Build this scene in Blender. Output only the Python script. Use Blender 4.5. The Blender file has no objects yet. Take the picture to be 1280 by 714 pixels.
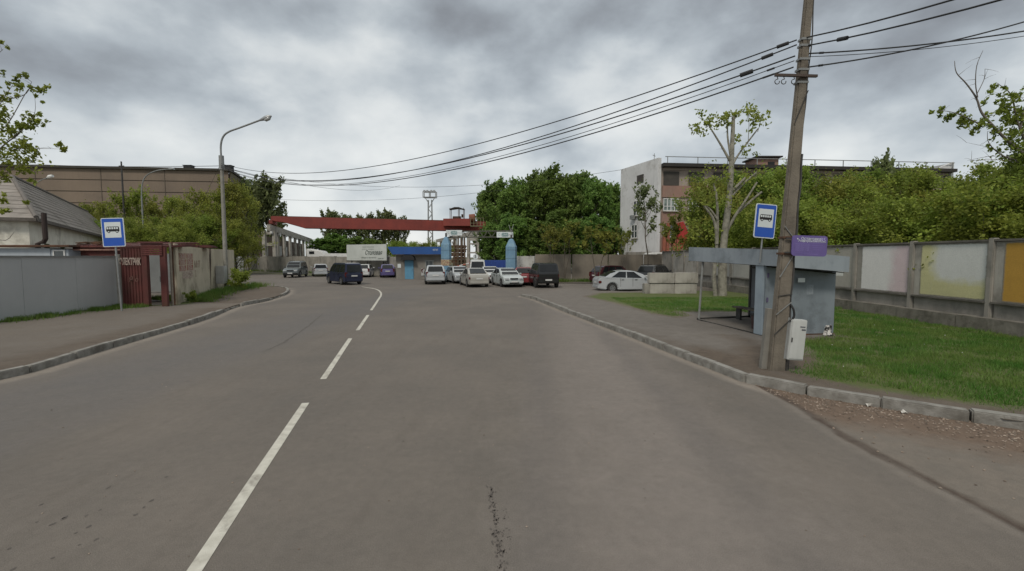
import bpy, bmesh, math, random
import numpy as np
from mathutils import Vector, Matrix
random.seed(7); RNG = np.random.default_rng(7)
R = math.radians
SC = bpy.context.scene
COL = SC.collection
# ------------------------------------------------------------------ camera
F = 560.0; HC = 2.4; PITCH = math.atan(36/560)
cd = bpy.data.cameras.new('camera'); cam = bpy.data.objects.new('camera', cd); COL.objects.link(cam)
cd.sensor_width = 36; cd.lens = F/1280*36; cd.clip_end = 3000; cd.clip_start = 0.05
cam.location = (0, 0, HC); cam.rotation_euler = (math.pi/2-PITCH, 0, 0)
SC.camera = cam
# ------------------------------------------------------------------ world, sun, exposure
SC.view_settings.view_transform = 'Standard'; SC.view_settings.look = 'None'
SC.view_settings.exposure = 0.24; SC.view_settings.gamma = 1
W = bpy.data.worlds.new('World'); SC.world = W; W.use_nodes = True
nt = W.node_tree; nt.nodes.clear(); N = nt.nodes.new; L = nt.links.new
SUN_EL, SUN_AZ = 48, 200
out = N('ShaderNodeOutputWorld'); mixs = N('ShaderNodeMixShader')
sky = N('ShaderNodeTexSky'); sky.sky_type = 'NISHITA'; sky.sun_disc = False
sky.sun_elevation = R(SUN_EL); sky.sun_rotation = R(SUN_AZ)
b1 = N('ShaderNodeBackground'); b1.inputs[1].default_value = 0.10; L(sky.outputs[0], b1.inputs[0])
b2 = N('ShaderNodeBackground'); b2.inputs[1].default_value = 1.0
tc = N('ShaderNodeTexCoord'); sep = N('ShaderNodeSeparateXYZ'); L(tc.outputs['Generated'], sep.inputs[0])
def wmath(op, a, b=None, clamp=False):
    m = N('ShaderNodeMath'); m.operation = op; m.use_clamp = clamp
    for i, v in enumerate((a, b)):
        if v is None: continue
        if isinstance(v, (int, float)): m.inputs[i].default_value = v
        else: L(v, m.inputs[i])
    return m.outputs[0]
def wnoise(scale, det, rough, dist, off, stretch=(1, 1, 1)):
    mp = N('ShaderNodeMapping'); mp.inputs['Location'].default_value = off; mp.inputs['Scale'].default_value = stretch
    L(tc.outputs['Generated'], mp.inputs[0])
    n = N('ShaderNodeTexNoise'); n.inputs['Scale'].default_value = scale; n.inputs['Detail'].default_value = det
    n.inputs['Roughness'].default_value = rough; n.inputs['Distortion'].default_value = dist
    L(mp.outputs[0], n.inputs['Vector']); return n.outputs['Fac']
n1 = wnoise(1.5, 2.0, 0.45, 0.0, (2.62, 1.35, 0.1), (1, 1, 3.0))
n2 = wnoise(4.6, 9, 0.52, 0.0, (5.3, 2.4, 0.7), (1, 1, 1.7))
vmp = N('ShaderNodeMapping'); vmp.inputs['Scale'].default_value = (1, 1, 1.7); L(tc.outputs['Generated'], vmp.inputs[0])
vno = N('ShaderNodeTexNoise'); vno.inputs['Scale'].default_value = 7; vno.inputs['Detail'].default_value = 5; L(vmp.outputs[0], vno.inputs['Vector'])
vmx = N('ShaderNodeVectorMath'); vmx.operation = 'MULTIPLY_ADD'; L(vno.outputs['Color'], vmx.inputs[0]); vmx.inputs[1].default_value = (.22, .22, .22); L(vmp.outputs[0], vmx.inputs[2])
vor = N('ShaderNodeTexVoronoi'); vor.feature = 'SMOOTH_F1'; vor.inputs['Scale'].default_value = 5.5; vor.inputs['Smoothness'].default_value = .6; L(vmx.outputs[0], vor.inputs['Vector'])
billow = wmath('MULTIPLY', wmath('SUBTRACT', 0.42, vor.outputs['Distance']), 0.20)
v = wmath('ADD', wmath('MULTIPLY', n1, 0.40), wmath('MULTIPLY', n2, 0.43))
# the deck is thin and light low over the horizon, heavier further up, and thins again towards the zenith
v = wmath('ADD', v, billow)
v = wmath('ADD', wmath('ADD', v, wmath('MULTIPLY', sep.outputs[2], -0.42)), 0.232)
v = wmath('ADD', v, wmath('MULTIPLY', wmath('MAXIMUM', wmath('SUBTRACT', sep.outputs[2], 0.53), 0.0), 1.5))
v = wmath('ADD', wmath('MULTIPLY', wmath('SUBTRACT', v, 0.535), 0.74), 0.537)
cr = N('ShaderNodeValToRGB'); cr.color_ramp.interpolation = 'B_SPLINE'
e = cr.color_ramp.elements
e[0].position = 0.36; e[0].color = (0.17, 0.178, 0.19, 1)
e[1].position = 0.68; e[1].color = (0.78, 0.79, 0.77, 1)
for p, c in ((0.43, (0.235, 0.252, 0.272, 1)), (0.50, (0.37, 0.412, 0.445, 1)), (0.57, (0.55, 0.585, 0.60, 1))):
    k = cr.color_ramp.elements.new(p); k.color = c
L(v, cr.inputs[0]); L(cr.outputs[0], b2.inputs[0])
mixs.inputs[0].default_value = 0.93
L(b1.outputs[0], mixs.inputs[1]); L(b2.outputs[0], mixs.inputs[2]); L(mixs.outputs[0], out.inputs[0])
sd = bpy.data.lights.new('sun', 'SUN'); sd.energy = 1.5; sd.angle = R(12); sd.color = (1.0, 0.93, 0.83)
so = bpy.data.objects.new('sun', sd); COL.objects.link(so)
_az = R(SUN_AZ); dirv = Vector((math.sin(_az)*math.cos(R(SUN_EL)), math.cos(_az)*math.cos(R(SUN_EL)), math.sin(R(SUN_EL))))
so.rotation_euler = dirv.to_track_quat('Z', 'Y').to_euler(); so.location = (0, -20, 40)
# ------------------------------------------------------------------ measuring helpers
cp, sp = math.cos(PITCH), math.sin(PITCH)
def ray(px, py):
    x = (px-640)/F; u = (357-py)/F
    return Vector((x, cp+u*sp, -sp+u*cp))
def gp(px, py, z=0.0):
    d = ray(px, py); t = (z-HC)/d.z
    return Vector((d.x*t, d.y*t, z))
def at(px, py, Y):
    d = ray(px, py); t = Y/d.y
    return Vector((d.x*t, Y, HC+d.z*t))
V = Vector
# ------------------------------------------------------------------ materials
def M(name, c1, c2=None, scale=2.0, rough=0.85, metal=0.0, bump=0.0, bscale=30.0, streak=0.0, c3=None, s3=0.4, det=6, island=0.0, spec=None, sharp=(0.35, 0.65)):
    m = bpy.data.materials.new(name); m.use_nodes = True
    t = m.node_tree; b = t.nodes['Principled BSDF']; n = t.nodes.new; l = t.links.new
    b.inputs['Roughness'].default_value = rough; b.inputs['Metallic'].default_value = metal
    if spec is not None: b.inputs['Specular IOR Level'].default_value = spec
    co = n('ShaderNodeTexCoord').outputs['Object']
    if c2 is None: c2 = tuple(x*0.82 for x in c1)
    nz = n('ShaderNodeTexNoise'); nz.inputs['Scale'].default_value = scale; nz.inputs['Detail'].default_value = det
    nz.inputs['Roughness'].default_value = 0.6; l(co, nz.inputs['Vector'])
    r = n('ShaderNodeMapRange'); r.inputs[1].default_value = sharp[0]; r.inputs[2].default_value = sharp[1]; l(nz.outputs['Fac'], r.inputs[0])
    mx = n('ShaderNodeMix'); mx.data_type = 'RGBA'; mx.inputs[6].default_value = (*c1, 1); mx.inputs[7].default_value = (*c2, 1)
    l(r.outputs[0], mx.inputs[0]); col = mx.outputs[2]
    def blend(fac, c, mul=1.0):
        nonlocal col
        k = n('ShaderNodeMix'); k.data_type = 'RGBA'; l(col, k.inputs[6]); k.inputs[7].default_value = (*c, 1)
        q = n('ShaderNodeMath'); q.operation = 'MULTIPLY'; q.use_clamp = True; l(fac, q.inputs[0]); q.inputs[1].default_value = mul
        l(q.outputs[0], k.inputs[0]); col = k.outputs[2]
    if c3 is not None:
        z = n('ShaderNodeTexNoise'); z.inputs['Scale'].default_value = s3; z.inputs['Detail'].default_value = 8
        z.inputs['Roughness'].default_value = 0.68; l(co, z.inputs['Vector'])
        q = n('ShaderNodeMapRange'); q.inputs[1].default_value = 0.52; q.inputs[2].default_value = 0.66; l(z.outputs['Fac'], q.inputs[0])
        blend(q.outputs[0], c3, 0.85)
    if streak:
        mp = n('ShaderNodeMapping'); mp.inputs['Scale'].default_value = (3.0, 3.0, 0.25); l(co, mp.inputs[0])
        z = n('ShaderNodeTexNoise'); z.inputs['Scale'].default_value = 1.4; z.inputs['Detail'].default_value = 7; z.inputs['Roughness'].default_value = 0.65
        l(mp.outputs[0], z.inputs['Vector'])
        q = n('ShaderNodeMapRange'); q.inputs[1].default_value = 0.48; q.inputs[2].default_value = 0.75; l(z.outputs['Fac'], q.inputs[0])
        blend(q.outputs[0], tuple(x*0.45 for x in c1), streak)
    if island:
        g = n('ShaderNodeNewGeometry'); hs = n('ShaderNodeHueSaturation')
        q = n('ShaderNodeMapRange'); q.inputs[3].default_value = 1-island; q.inputs[4].default_value = 1+island
        l(g.outputs['Random Per Island'], q.inputs[0]); l(q.outputs[0], hs.inputs['Value']); l(col, hs.inputs['Color']); col = hs.outputs[0]
    l(col, b.inputs['Base Color'])
    if bump:
        z = n('ShaderNodeTexNoise'); z.inputs['Scale'].default_value = bscale; z.inputs['Detail'].default_value = 8; l(co, z.inputs['Vector'])
        bp = n('ShaderNodeBump'); bp.inputs['Strength'].default_value = bump; bp.inputs['Distance'].default_value = 0.02
        l(z.outputs['Fac'], bp.inputs['Height']); l(bp.outputs[0], b.inputs['Normal'])
    return m
def leafmat(name, c1, c2, scale=0.7):
    m = bpy.data.materials.new(name); m.use_nodes = True
    t = m.node_tree; t.nodes.clear(); n = t.nodes.new; l = t.links.new
    o = n('ShaderNodeOutputMaterial'); d = n('ShaderNodeBsdfPrincipled'); d.inputs['Roughness'].default_value = 0.6
    d.inputs['Specular IOR Level'].default_value = 0.25
    tr = n('ShaderNodeBsdfTranslucent'); mx = n('ShaderNodeMixShader'); mx.inputs[0].default_value = 0.45
    co = n('ShaderNodeTexCoord').outputs['Object']; nz = n('ShaderNodeTexNoise'); nz.inputs['Scale'].default_value = scale; nz.inputs['Detail'].default_value = 3
    l(co, nz.inputs['Vector']); r = n('ShaderNodeMapRange'); r.inputs[1].default_value = 0.38; r.inputs[2].default_value = 0.62; l(nz.outputs['Fac'], r.inputs[0])
    k = n('ShaderNodeMix'); k.data_type = 'RGBA'; k.inputs[6].default_value = (*c1, 1); k.inputs[7].default_value = (*c2, 1); l(r.outputs[0], k.inputs[0])
    g = n('ShaderNodeNewGeometry'); oi = n('ShaderNodeObjectInfo')
    a = n('ShaderNodeMath'); a.operation = 'MULTIPLY_ADD'; l(g.outputs['Random Per Island'], a.inputs[0]); a.inputs[1].default_value = 0.6; a.inputs[2].default_value = 0.55
    b_ = n('ShaderNodeMath'); b_.operation = 'MULTIPLY_ADD'; l(oi.outputs['Random'], b_.inputs[0]); b_.inputs[1].default_value = 0.35; l(a.outputs[0], b_.inputs[2])
    hs = n('ShaderNodeHueSaturation'); l(b_.outputs[0], hs.inputs['Value']); l(k.outputs[2], hs.inputs['Color'])
    hue = n('ShaderNodeMath'); hue.operation = 'MULTIPLY_ADD'; l(oi.outputs['Random'], hue.inputs[0]); hue.inputs[1].default_value = 0.03; hue.inputs[2].default_value = 0.485
    l(hue.outputs[0], hs.inputs['Hue'])
    l(hs.outputs[0], d.inputs['Base Color']); l(hs.outputs[0], tr.inputs['Color'])
    l(d.outputs[0], mx.inputs[1]); l(tr.outputs[0], mx.inputs[2]); l(mx.outputs[0], o.inputs[0])
    return m
conc = M('concrete', (0.30, 0.28, 0.245), (0.21, 0.197, 0.172), 1.2, 0.9, bump=0.4, streak=0.5, c3=(0.12, 0.115, 0.10), s3=0.5)
conc_l = M('pale_concrete', (0.40, 0.38, 0.335), (0.30, 0.28, 0.245), 1.5, 0.9, bump=0.4, streak=0.4, c3=(0.17, 0.16, 0.135), s3=0.7)
conc_d = M('dark_concrete', (0.15, 0.138, 0.118), (0.09, 0.083, 0.07), 2.0, 0.95, bump=0.5, streak=0.6, c3=(0.05, 0.045, 0.035), s3=0.9)
conc_beige = M('beige_concrete', (0.52, 0.465, 0.35), (0.43, 0.38, 0.285), 1.1, 0.92, bump=0.4, streak=0.35, c3=(0.17, 0.145, 0.10), s3=0.6)
kerbm = M('kerb_concrete', (0.27, 0.26, 0.235), (0.16, 0.15, 0.13), 5, 0.9, bump=0.5, c3=(0.10, 0.09, 0.075), s3=1.5)
polem = M('pole_concrete', (0.185, 0.16, 0.125), (0.125, 0.108, 0.085), 3.0, 0.92, bump=0.5, streak=0.5, c3=(0.09, 0.075, 0.06), s3=1.5)
greysheet = M('grey_painted_sheet', (0.40, 0.405, 0.40), (0.365, 0.37, 0.367), 0.6, 0.55, bump=0.08, bscale=2.0, streak=0.10)
redm = M('red_oxide_paint', (0.125, 0.033, 0.028), (0.08, 0.026, 0.022), 1.6, 0.8, streak=0.6, c3=(0.08, 0.035, 0.022), s3=1.5)
redcrane = M('crane_red', (0.24, 0.042, 0.03), (0.18, 0.034, 0.026), 0.6, 0.7, streak=0.3)
rust = M('rust', (0.13, 0.062, 0.035), (0.06, 0.035, 0.022), 3.0, 0.95, bump=0.3)
galv = M('galvanised_steel', (0.26, 0.27, 0.265), (0.19, 0.195, 0.19), 3.0, 0.55, metal=0.2, streak=0.2)
steel_d = M('dark_steel', (0.05, 0.048, 0.045), (0.03, 0.028, 0.026), 4, 0.7)
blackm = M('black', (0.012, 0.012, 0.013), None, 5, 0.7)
tyrem = M('tyre_rubber', (0.018, 0.018, 0.018), (0.03, 0.028, 0.025), 8, 0.9)
rimm = M('wheel_rim', (0.33, 0.34, 0.35), None, 5, 0.35, metal=0.8)
rimd = M('dark_wheel_rim', (0.06, 0.06, 0.06), None, 5, 0.5, metal=0.5)
glassc = M('car_glass', (0.012, 0.014, 0.015), (0.02, 0.022, 0.024), 1.5, 0.12, spec=0.35)
glassw = M('window_glass', (0.035, 0.045, 0.05), (0.06, 0.07, 0.075), 0.8, 0.12, spec=0.8)
lampred = M('tail_lamp_plastic', (0.10, 0.012, 0.012), None, 9, 0.2)
lampclear = M('head_lamp_plastic', (0.55, 0.57, 0.58), (0.3, 0.31, 0.32), 14, 0.12)
platem = M('number_plate', (0.62, 0.62, 0.6), None, 30, 0.4)
whitep = M('white_paint', (0.66, 0.66, 0.64), (0.55, 0.55, 0.53), 2, 0.5, streak=0.15)
whiteline = M('road_line_paint', (0.56, 0.54, 0.47), (0.42, 0.40, 0.34), 6, 0.8, c3=(0.22, 0.20, 0.17), s3=2.6, bump=0.3, bscale=120)
signblue = M('sign_blue', (0.012, 0.075, 0.40), (0.014, 0.085, 0.42), 1, 0.4)
signwhite = M('sign_white', (0.62, 0.66, 0.66), (0.58, 0.62, 0.62), 2, 0.4)
purple = M('purple_board', (0.125, 0.088, 0.265), (0.105, 0.078, 0.225), 4, 0.45)
lilac = M('lilac_print', (0.42, 0.38, 0.66), None, 4, 0.5)
sheltm = M('blue_grey_paint', (0.27, 0.305, 0.33), (0.23, 0.262, 0.288), 1.3, 0.7, streak=0.28, c3=(0.16, 0.185, 0.20), s3=1.2, bump=0.1)
woodm = M('weathered_wood', (0.15, 0.13, 0.10), (0.09, 0.075, 0.055), 6, 0.85, streak=0.4)
cabinet = M('cabinet_paint', (0.50, 0.51, 0.49), (0.43, 0.44, 0.42), 2, 0.5, streak=0.25)
slate = M('asbestos_slate', (0.28, 0.25, 0.22), (0.21, 0.188, 0.165), 0.9, 0.92, bump=0.3, c3=(0.10, 0.088, 0.072), s3=0.4)
plaster = M('white_plaster', (0.70, 0.68, 0.59), (0.60, 0.57, 0.49), 0.7, 0.9, streak=0.3, c3=(0.30, 0.28, 0.23), s3=0.35)
whitewall = M('whitewashed_block', (0.62, 0.62, 0.61), (0.53, 0.53, 0.52), 0.35, 0.9, streak=0.3, c3=(0.40, 0.39, 0.37), s3=0.6)
brickred = M('red_brick', (0.28, 0.17, 0.13), (0.24, 0.15, 0.118), 0.8, 0.9, c3=(0.26, 0.18, 0.14), s3=0.4, streak=0.2)
pinkwall = M('pinkish_panel', (0.34, 0.285, 0.24), (0.28, 0.235, 0.20), 0.8, 0.9, streak=0.4)
factm = M('brown_cladding', (0.205, 0.158, 0.118), (0.170, 0.132, 0.10), 0.15, 0.9, c3=(0.15, 0.118, 0.092), s3=0.12, streak=0.15)
factside = M('olive_cladding', (0.17, 0.145, 0.09), (0.14, 0.12, 0.075), 0.2, 0.9, streak=0.2)
darkseam = M('dark_seam', (0.10, 0.08, 0.062), None, 1, 0.9)
guardwall = M('grey_render', (0.23, 0.215, 0.19), (0.17, 0.16, 0.14), 1.0, 0.9, streak=0.3)
fasciablue = M('blue_fascia', (0.012, 0.075, 0.27), (0.012, 0.065, 0.23), 1, 0.5, streak=0.15)
doorblue = M('blue_door', (0.10, 0.27, 0.40), (0.085, 0.23, 0.35), 2, 0.6)
pillarblue = M('pale_blue_paint', (0.17, 0.30, 0.41), (0.13, 0.24, 0.34), 1.2, 0.7, streak=0.3, c3=(0.22, 0.33, 0.38), s3=1.0)
contblue = M('blue_container', (0.012, 0.05, 0.24), None, 1, 0.6, streak=0.2)
boardm = M('boarded_window', (0.07, 0.062, 0.052), (0.045, 0.04, 0.035), 1, 0.85)
tarm = M('roofing_felt', (0.035, 0.032, 0.028), None, 1, 0.95)
bark = M('grey_bark', (0.13, 0.11, 0.085), (0.07, 0.06, 0.045), 6, 0.95, bump=0.6)
barkpale = M('poplar_bark', (0.29, 0.275, 0.225), (0.18, 0.17, 0.135), 4, 0.9, bump=0.5, c3=(0.10, 0.09, 0.07), s3=3.0)
twigm = M('bare_twig', (0.16, 0.14, 0.12), None, 6, 0.9)
cablem = M('cable_black', (0.02, 0.02, 0.021), None, 2, 0.6)
lamphead = M('lamp_housing', (0.34, 0.35, 0.35), None, 4, 0.4, metal=0.3)
lampglass = M('lamp_glass', (0.45, 0.46, 0.45), None, 4, 0.15)
graffred = M('graffiti_red', (0.24, 0.035, 0.02), (0.18, 0.03, 0.02), 14, 0.8)
graffwhite = M('graffiti_white', (0.48, 0.38, 0.32), (0.36, 0.28, 0.24), 14, 0.8)
LEAF = dict(
    yellow=leafmat('spring_leaves', (0.265, 0.315, 0.050), (0.175, 0.230, 0.038)),
    green=leafmat('maple_leaves', (0.235, 0.295, 0.050), (0.150, 0.210, 0.036)),
    dark=leafmat('dark_leaves', (0.175, 0.265, 0.058), (0.110, 0.180, 0.040), 0.35),
    grey=leafmat('grey_leaves', (0.180, 0.215, 0.085), (0.115, 0.145, 0.058)),
    olive=leafmat('olive_leaves', (0.275, 0.290, 0.055), (0.190, 0.215, 0.042)),
    rusty=leafmat('rusty_leaves', (0.225, 0.235, 0.045), (0.150, 0.175, 0.036)))
grassm = leafmat('grass_blades', (0.085, 0.175, 0.030), (0.150, 0.210, 0.050), 0.8)
# ------------------------------------------------------------------ mesh building
def wloc(o):
    p = Vector((0, 0, 0))
    while o is not None: p += o.location; o = o.parent
    return p
class MB:
    def __init__(s): s.v = []; s.f = []
    def add(s, vs, fs):
        n = len(s.v); s.v += [tuple(x) for x in vs]; s.f += [tuple(i+n for i in f) for f in fs]; return s
    def hexa(s, b, t):      # b, t: four bottom and four top points (ccw seen from above)
        return s.add(list(b)+list(t), [(3, 2, 1, 0), (4, 5, 6, 7), (0, 1, 5, 4), (1, 2, 6, 5), (2, 3, 7, 6), (3, 0, 4, 7)])
    def box(s, c, d, rz=0.0):
        a, b, h = d[0]/2, d[1]/2, d[2]/2; ca, sa = math.cos(rz), math.sin(rz)
        def q(x, y, z): return (c[0]+x*ca-y*sa, c[1]+x*sa+y*ca, c[2]+z)
        return s.hexa([q(-a, -b, -h), q(a, -b, -h), q(a, b, -h), q(-a, b, -h)], [q(-a, -b, h), q(a, -b, h), q(a, b, h), q(-a, b, h)])
    def wall(s, a, b, z0, z1, th, off=0.0, za=None):   # vertical slab standing on the line a-b; off shifts to the right of a->b
        a = Vector((a[0], a[1], 0)); b = Vector((b[0], b[1], 0)); d = (b-a).normalized(); n = Vector((d.y, -d.x, 0))
        p = [a+n*(off+th/2), b+n*(off+th/2), b+n*(off-th/2), a+n*(off-th/2)]
        zt = (z1, z1) if not isinstance(z1, tuple) else z1
        return s.hexa([(q.x, q.y, z0) for q in p], [(p[0].x, p[0].y, zt[0]), (p[1].x, p[1].y, zt[1]), (p[2].x, p[2].y, zt[1]), (p[3].x, p[3].y, zt[0])])
    def bar(s, p, q, w, h=None, up=(0, 0, 1)):
        h = h or w; p = Vector(p); q = Vector(q); d = (q-p).normalized(); u = Vector(up)
        if abs(d.dot(u)) > 0.98: u = Vector((0, 1, 0))
        r = d.cross(u).normalized(); u = r.cross(d)
        k = [r*(-w/2)+u*(-h/2), r*(w/2)+u*(-h/2), r*(w/2)+u*(h/2), r*(-w/2)+u*(h/2)]
        return s.hexa([p+x for x in k], [q+x for x in k])
    def tube(s, pts, rad, n=8, cap=True):
        pts = [Vector(p) for p in pts]; m = len(pts)
        rad = [rad]*m if isinstance(rad, (int, float)) else rad
        ref = None; rings = []
        for i in range(m):
            d = (pts[min(i+1, m-1)]-pts[max(i-1, 0)]).normalized()
            if ref is None: ref = d.orthogonal().normalized()
            ref = (ref-d*ref.dot(d)).normalized(); b = d.cross(ref)
            rings.append([pts[i]+(ref*math.cos(2*math.pi*k/n)+b*math.sin(2*math.pi*k/n))*rad[i] for k in range(n)])
        vs = [p for r in rings for p in r]
        fs = [(i*n+k, i*n+(k+1) % n, (i+1)*n+(k+1) % n, (i+1)*n+k) for i in range(m-1) for k in range(n)]
        if cap: fs += [tuple(range(n))[::-1], tuple((m-1)*n+k for k in range(n))]
        return s.add(vs, fs)
    def cyl(s, p, q, r, n=16, r2=None): return s.tube([p, q], [r, r if r2 is None else r2], n)
    def prism(s, poly, f0, f1):   # poly: 2D pts; f0,f1 map 2D -> 3D for both faces
        n = len(poly); vs = [f0(*p) for p in poly]+[f1(*p) for p in poly]
        return s.add(vs, [tuple(range(n))[::-1], tuple(range(n, 2*n))]+[(i, (i+1) % n, n+(i+1) % n, n+i) for i in range(n)])
    def build(s, name, m, parent=None, smooth=False, bevel=0.0, origin=None, label=None):
        me = bpy.data.meshes.new(name); o = bpy.data.objects.new(name, me); COL.objects.link(o)
        if parent is not None: o.parent = parent; base = wloc(parent)
        else:
            if origin is None:
                a = np.array(s.v); origin = ((a[:, 0].min()+a[:, 0].max())/2, (a[:, 1].min()+a[:, 1].max())/2, a[:, 2].min())
            o.location = origin; base = Vector(origin)
        me.from_pydata([(x-base.x, y-base.y, z-base.z) for x, y, z in s.v], [], s.f)
        bm = bmesh.new(); bm.from_mesh(me)
        if bevel:
            es = [ed for ed in bm.edges if len(ed.link_faces) == 2 and ed.calc_face_angle(0) > 0.5]
            bmesh.ops.bevel(bm, geom=es, offset=bevel, segments=2, affect='EDGES', clamp_overlap=True)
        bmesh.ops.recalc_face_normals(bm, faces=bm.faces)
        bm.to_mesh(me); bm.free()
        me.materials.append(m)
        if smooth: 
            me.polygons.foreach_set('use_smooth', [True]*len(me.polygons))
            try: me.set_sharp_from_angle(angle=R(40))
            except Exception: pass
        if label: o['label'] = label
        return o
def tag(o, label, cat, group=None):
    o['label'] = label; o['category'] = cat
    if group: o['group'] = group
    return o
def thing(name, label, cat, loc=(0, 0, 0), group=None):
    o = bpy.data.objects.new(name, None); COL.objects.link(o); o.location = loc; o.empty_display_size = 0.3
    return tag(o, label, cat, group)
def struct(o, kind='structure'): o['kind'] = kind; return o
def place(o, loc, rz=0.0, rx=0.0, ry=0.0, s=None):
    o.location = loc; o.rotation_euler = (rx, ry, rz)
    if s: o.scale = s if isinstance(s, tuple) else (s, s, s)
    return o
def text(name, s, size, m, parent, loc, rot=(math.pi/2, 0, 0), shear=0.0, ext=0.003, align='CENTER', bold=0.0, label=None, sx=1.0):
    cu = bpy.data.curves.new(name, 'FONT'); cu.body = s; cu.size = size; cu.shear = shear; cu.extrude = ext; cu.offset = bold
    cu.align_x = align; cu.align_y = 'CENTER'; cu.resolution_u = 3
    t = bpy.data.objects.new('tmp', cu); COL.objects.link(t); bpy.context.view_layer.update()
    me = bpy.data.meshes.new_from_object(t); bpy.data.objects.remove(t)
    me.name = name; me.materials.clear(); me.materials.append(m)
    o = bpy.data.objects.new(name, me); COL.objects.link(o)
    if parent is not None: o.parent = parent; loc = Vector(loc)-wloc(parent)
    o.location = loc; o.rotation_euler = rot; o.scale = (sx, 1, 1)
    if label: o['label'] = label
    return o
def catmull(P, n=8):
    P = [Vector(p) for p in P]; out = []
    for i in range(len(P)-1):
        a = P[max(i-1, 0)]; b = P[i]; c = P[i+1]; d = P[min(i+2, len(P)-1)]
        for k in range(n):
            t = k/n; out.append(0.5*((2*b)+(c-a)*t+(2*a-5*b+4*c-d)*t*t+(3*b-a-3*c+d)*t**3))
    out.append(P[-1]); return out
def pdist(X, Y, P):      # distance of many points to a polyline
    D = np.full(X.shape, 1e9)
    for a, b in zip(P[:-1], P[1:]):
        ax, ay, bx, by = a[0], a[1], b[0], b[1]; dx, dy = bx-ax, by-ay
        t = np.clip(((X-ax)*dx+(Y-ay)*dy)/(dx*dx+dy*dy+1e-9), 0, 1)
        D = np.minimum(D, np.hypot(X-ax-t*dx, Y-ay-t*dy))
    return D
def inside(X, Y, P):
    c = np.zeros(X.shape, bool); j = len(P)-1
    for i in range(len(P)):
        xi, yi, xj, yj = P[i][0], P[i][1], P[j][0], P[j][1]
        c ^= ((yi > Y) != (yj > Y)) & (X < (xj-xi)*(Y-yi)/((yj-yi) if yj != yi else 1e-9)+xi); j = i
    return c
def sstep(a, b, x): t = np.clip((x-a)/(b-a), 0, 1); return t*t*(3-2*t)
def gridmesh(name, X, Y, Z, m, attrs):
    r, c = X.shape; me = bpy.data.meshes.new(name)
    idx = np.arange(r*c).reshape(r, c)
    q = np.stack([idx[:-1, :-1], idx[:-1, 1:], idx[1:, 1:], idx[1:, :-1]], -1).reshape(-1, 4)
    me.vertices.add(r*c); me.vertices.foreach_set('co', np.stack([X, Y, Z], -1).astype(np.float32).ravel())
    me.loops.add(q.size); me.loops.foreach_set('vertex_index', q.ravel().astype(np.int32))
    me.polygons.add(len(q)); me.polygons.foreach_set('loop_start', np.arange(0, q.size, 4, dtype=np.int32))
    me.update(calc_edges=True); me.validate()
    for k, a in attrs.items():
        at_ = me.attributes.new(k, 'FLOAT', 'POINT'); at_.data.foreach_set('value', a.astype(np.float32).ravel())
    me.materials.append(m); o = bpy.data.objects.new(name, me); COL.objects.link(o)
    bm = bmesh.new(); bm.from_mesh(me); bmesh.ops.recalc_face_normals(bm, faces=bm.faces)
    if sum(f.normal.z for f in bm.faces) < 0: bmesh.ops.reverse_faces(bm, faces=bm.faces)
    bm.to_mesh(me); bm.free(); return o
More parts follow.
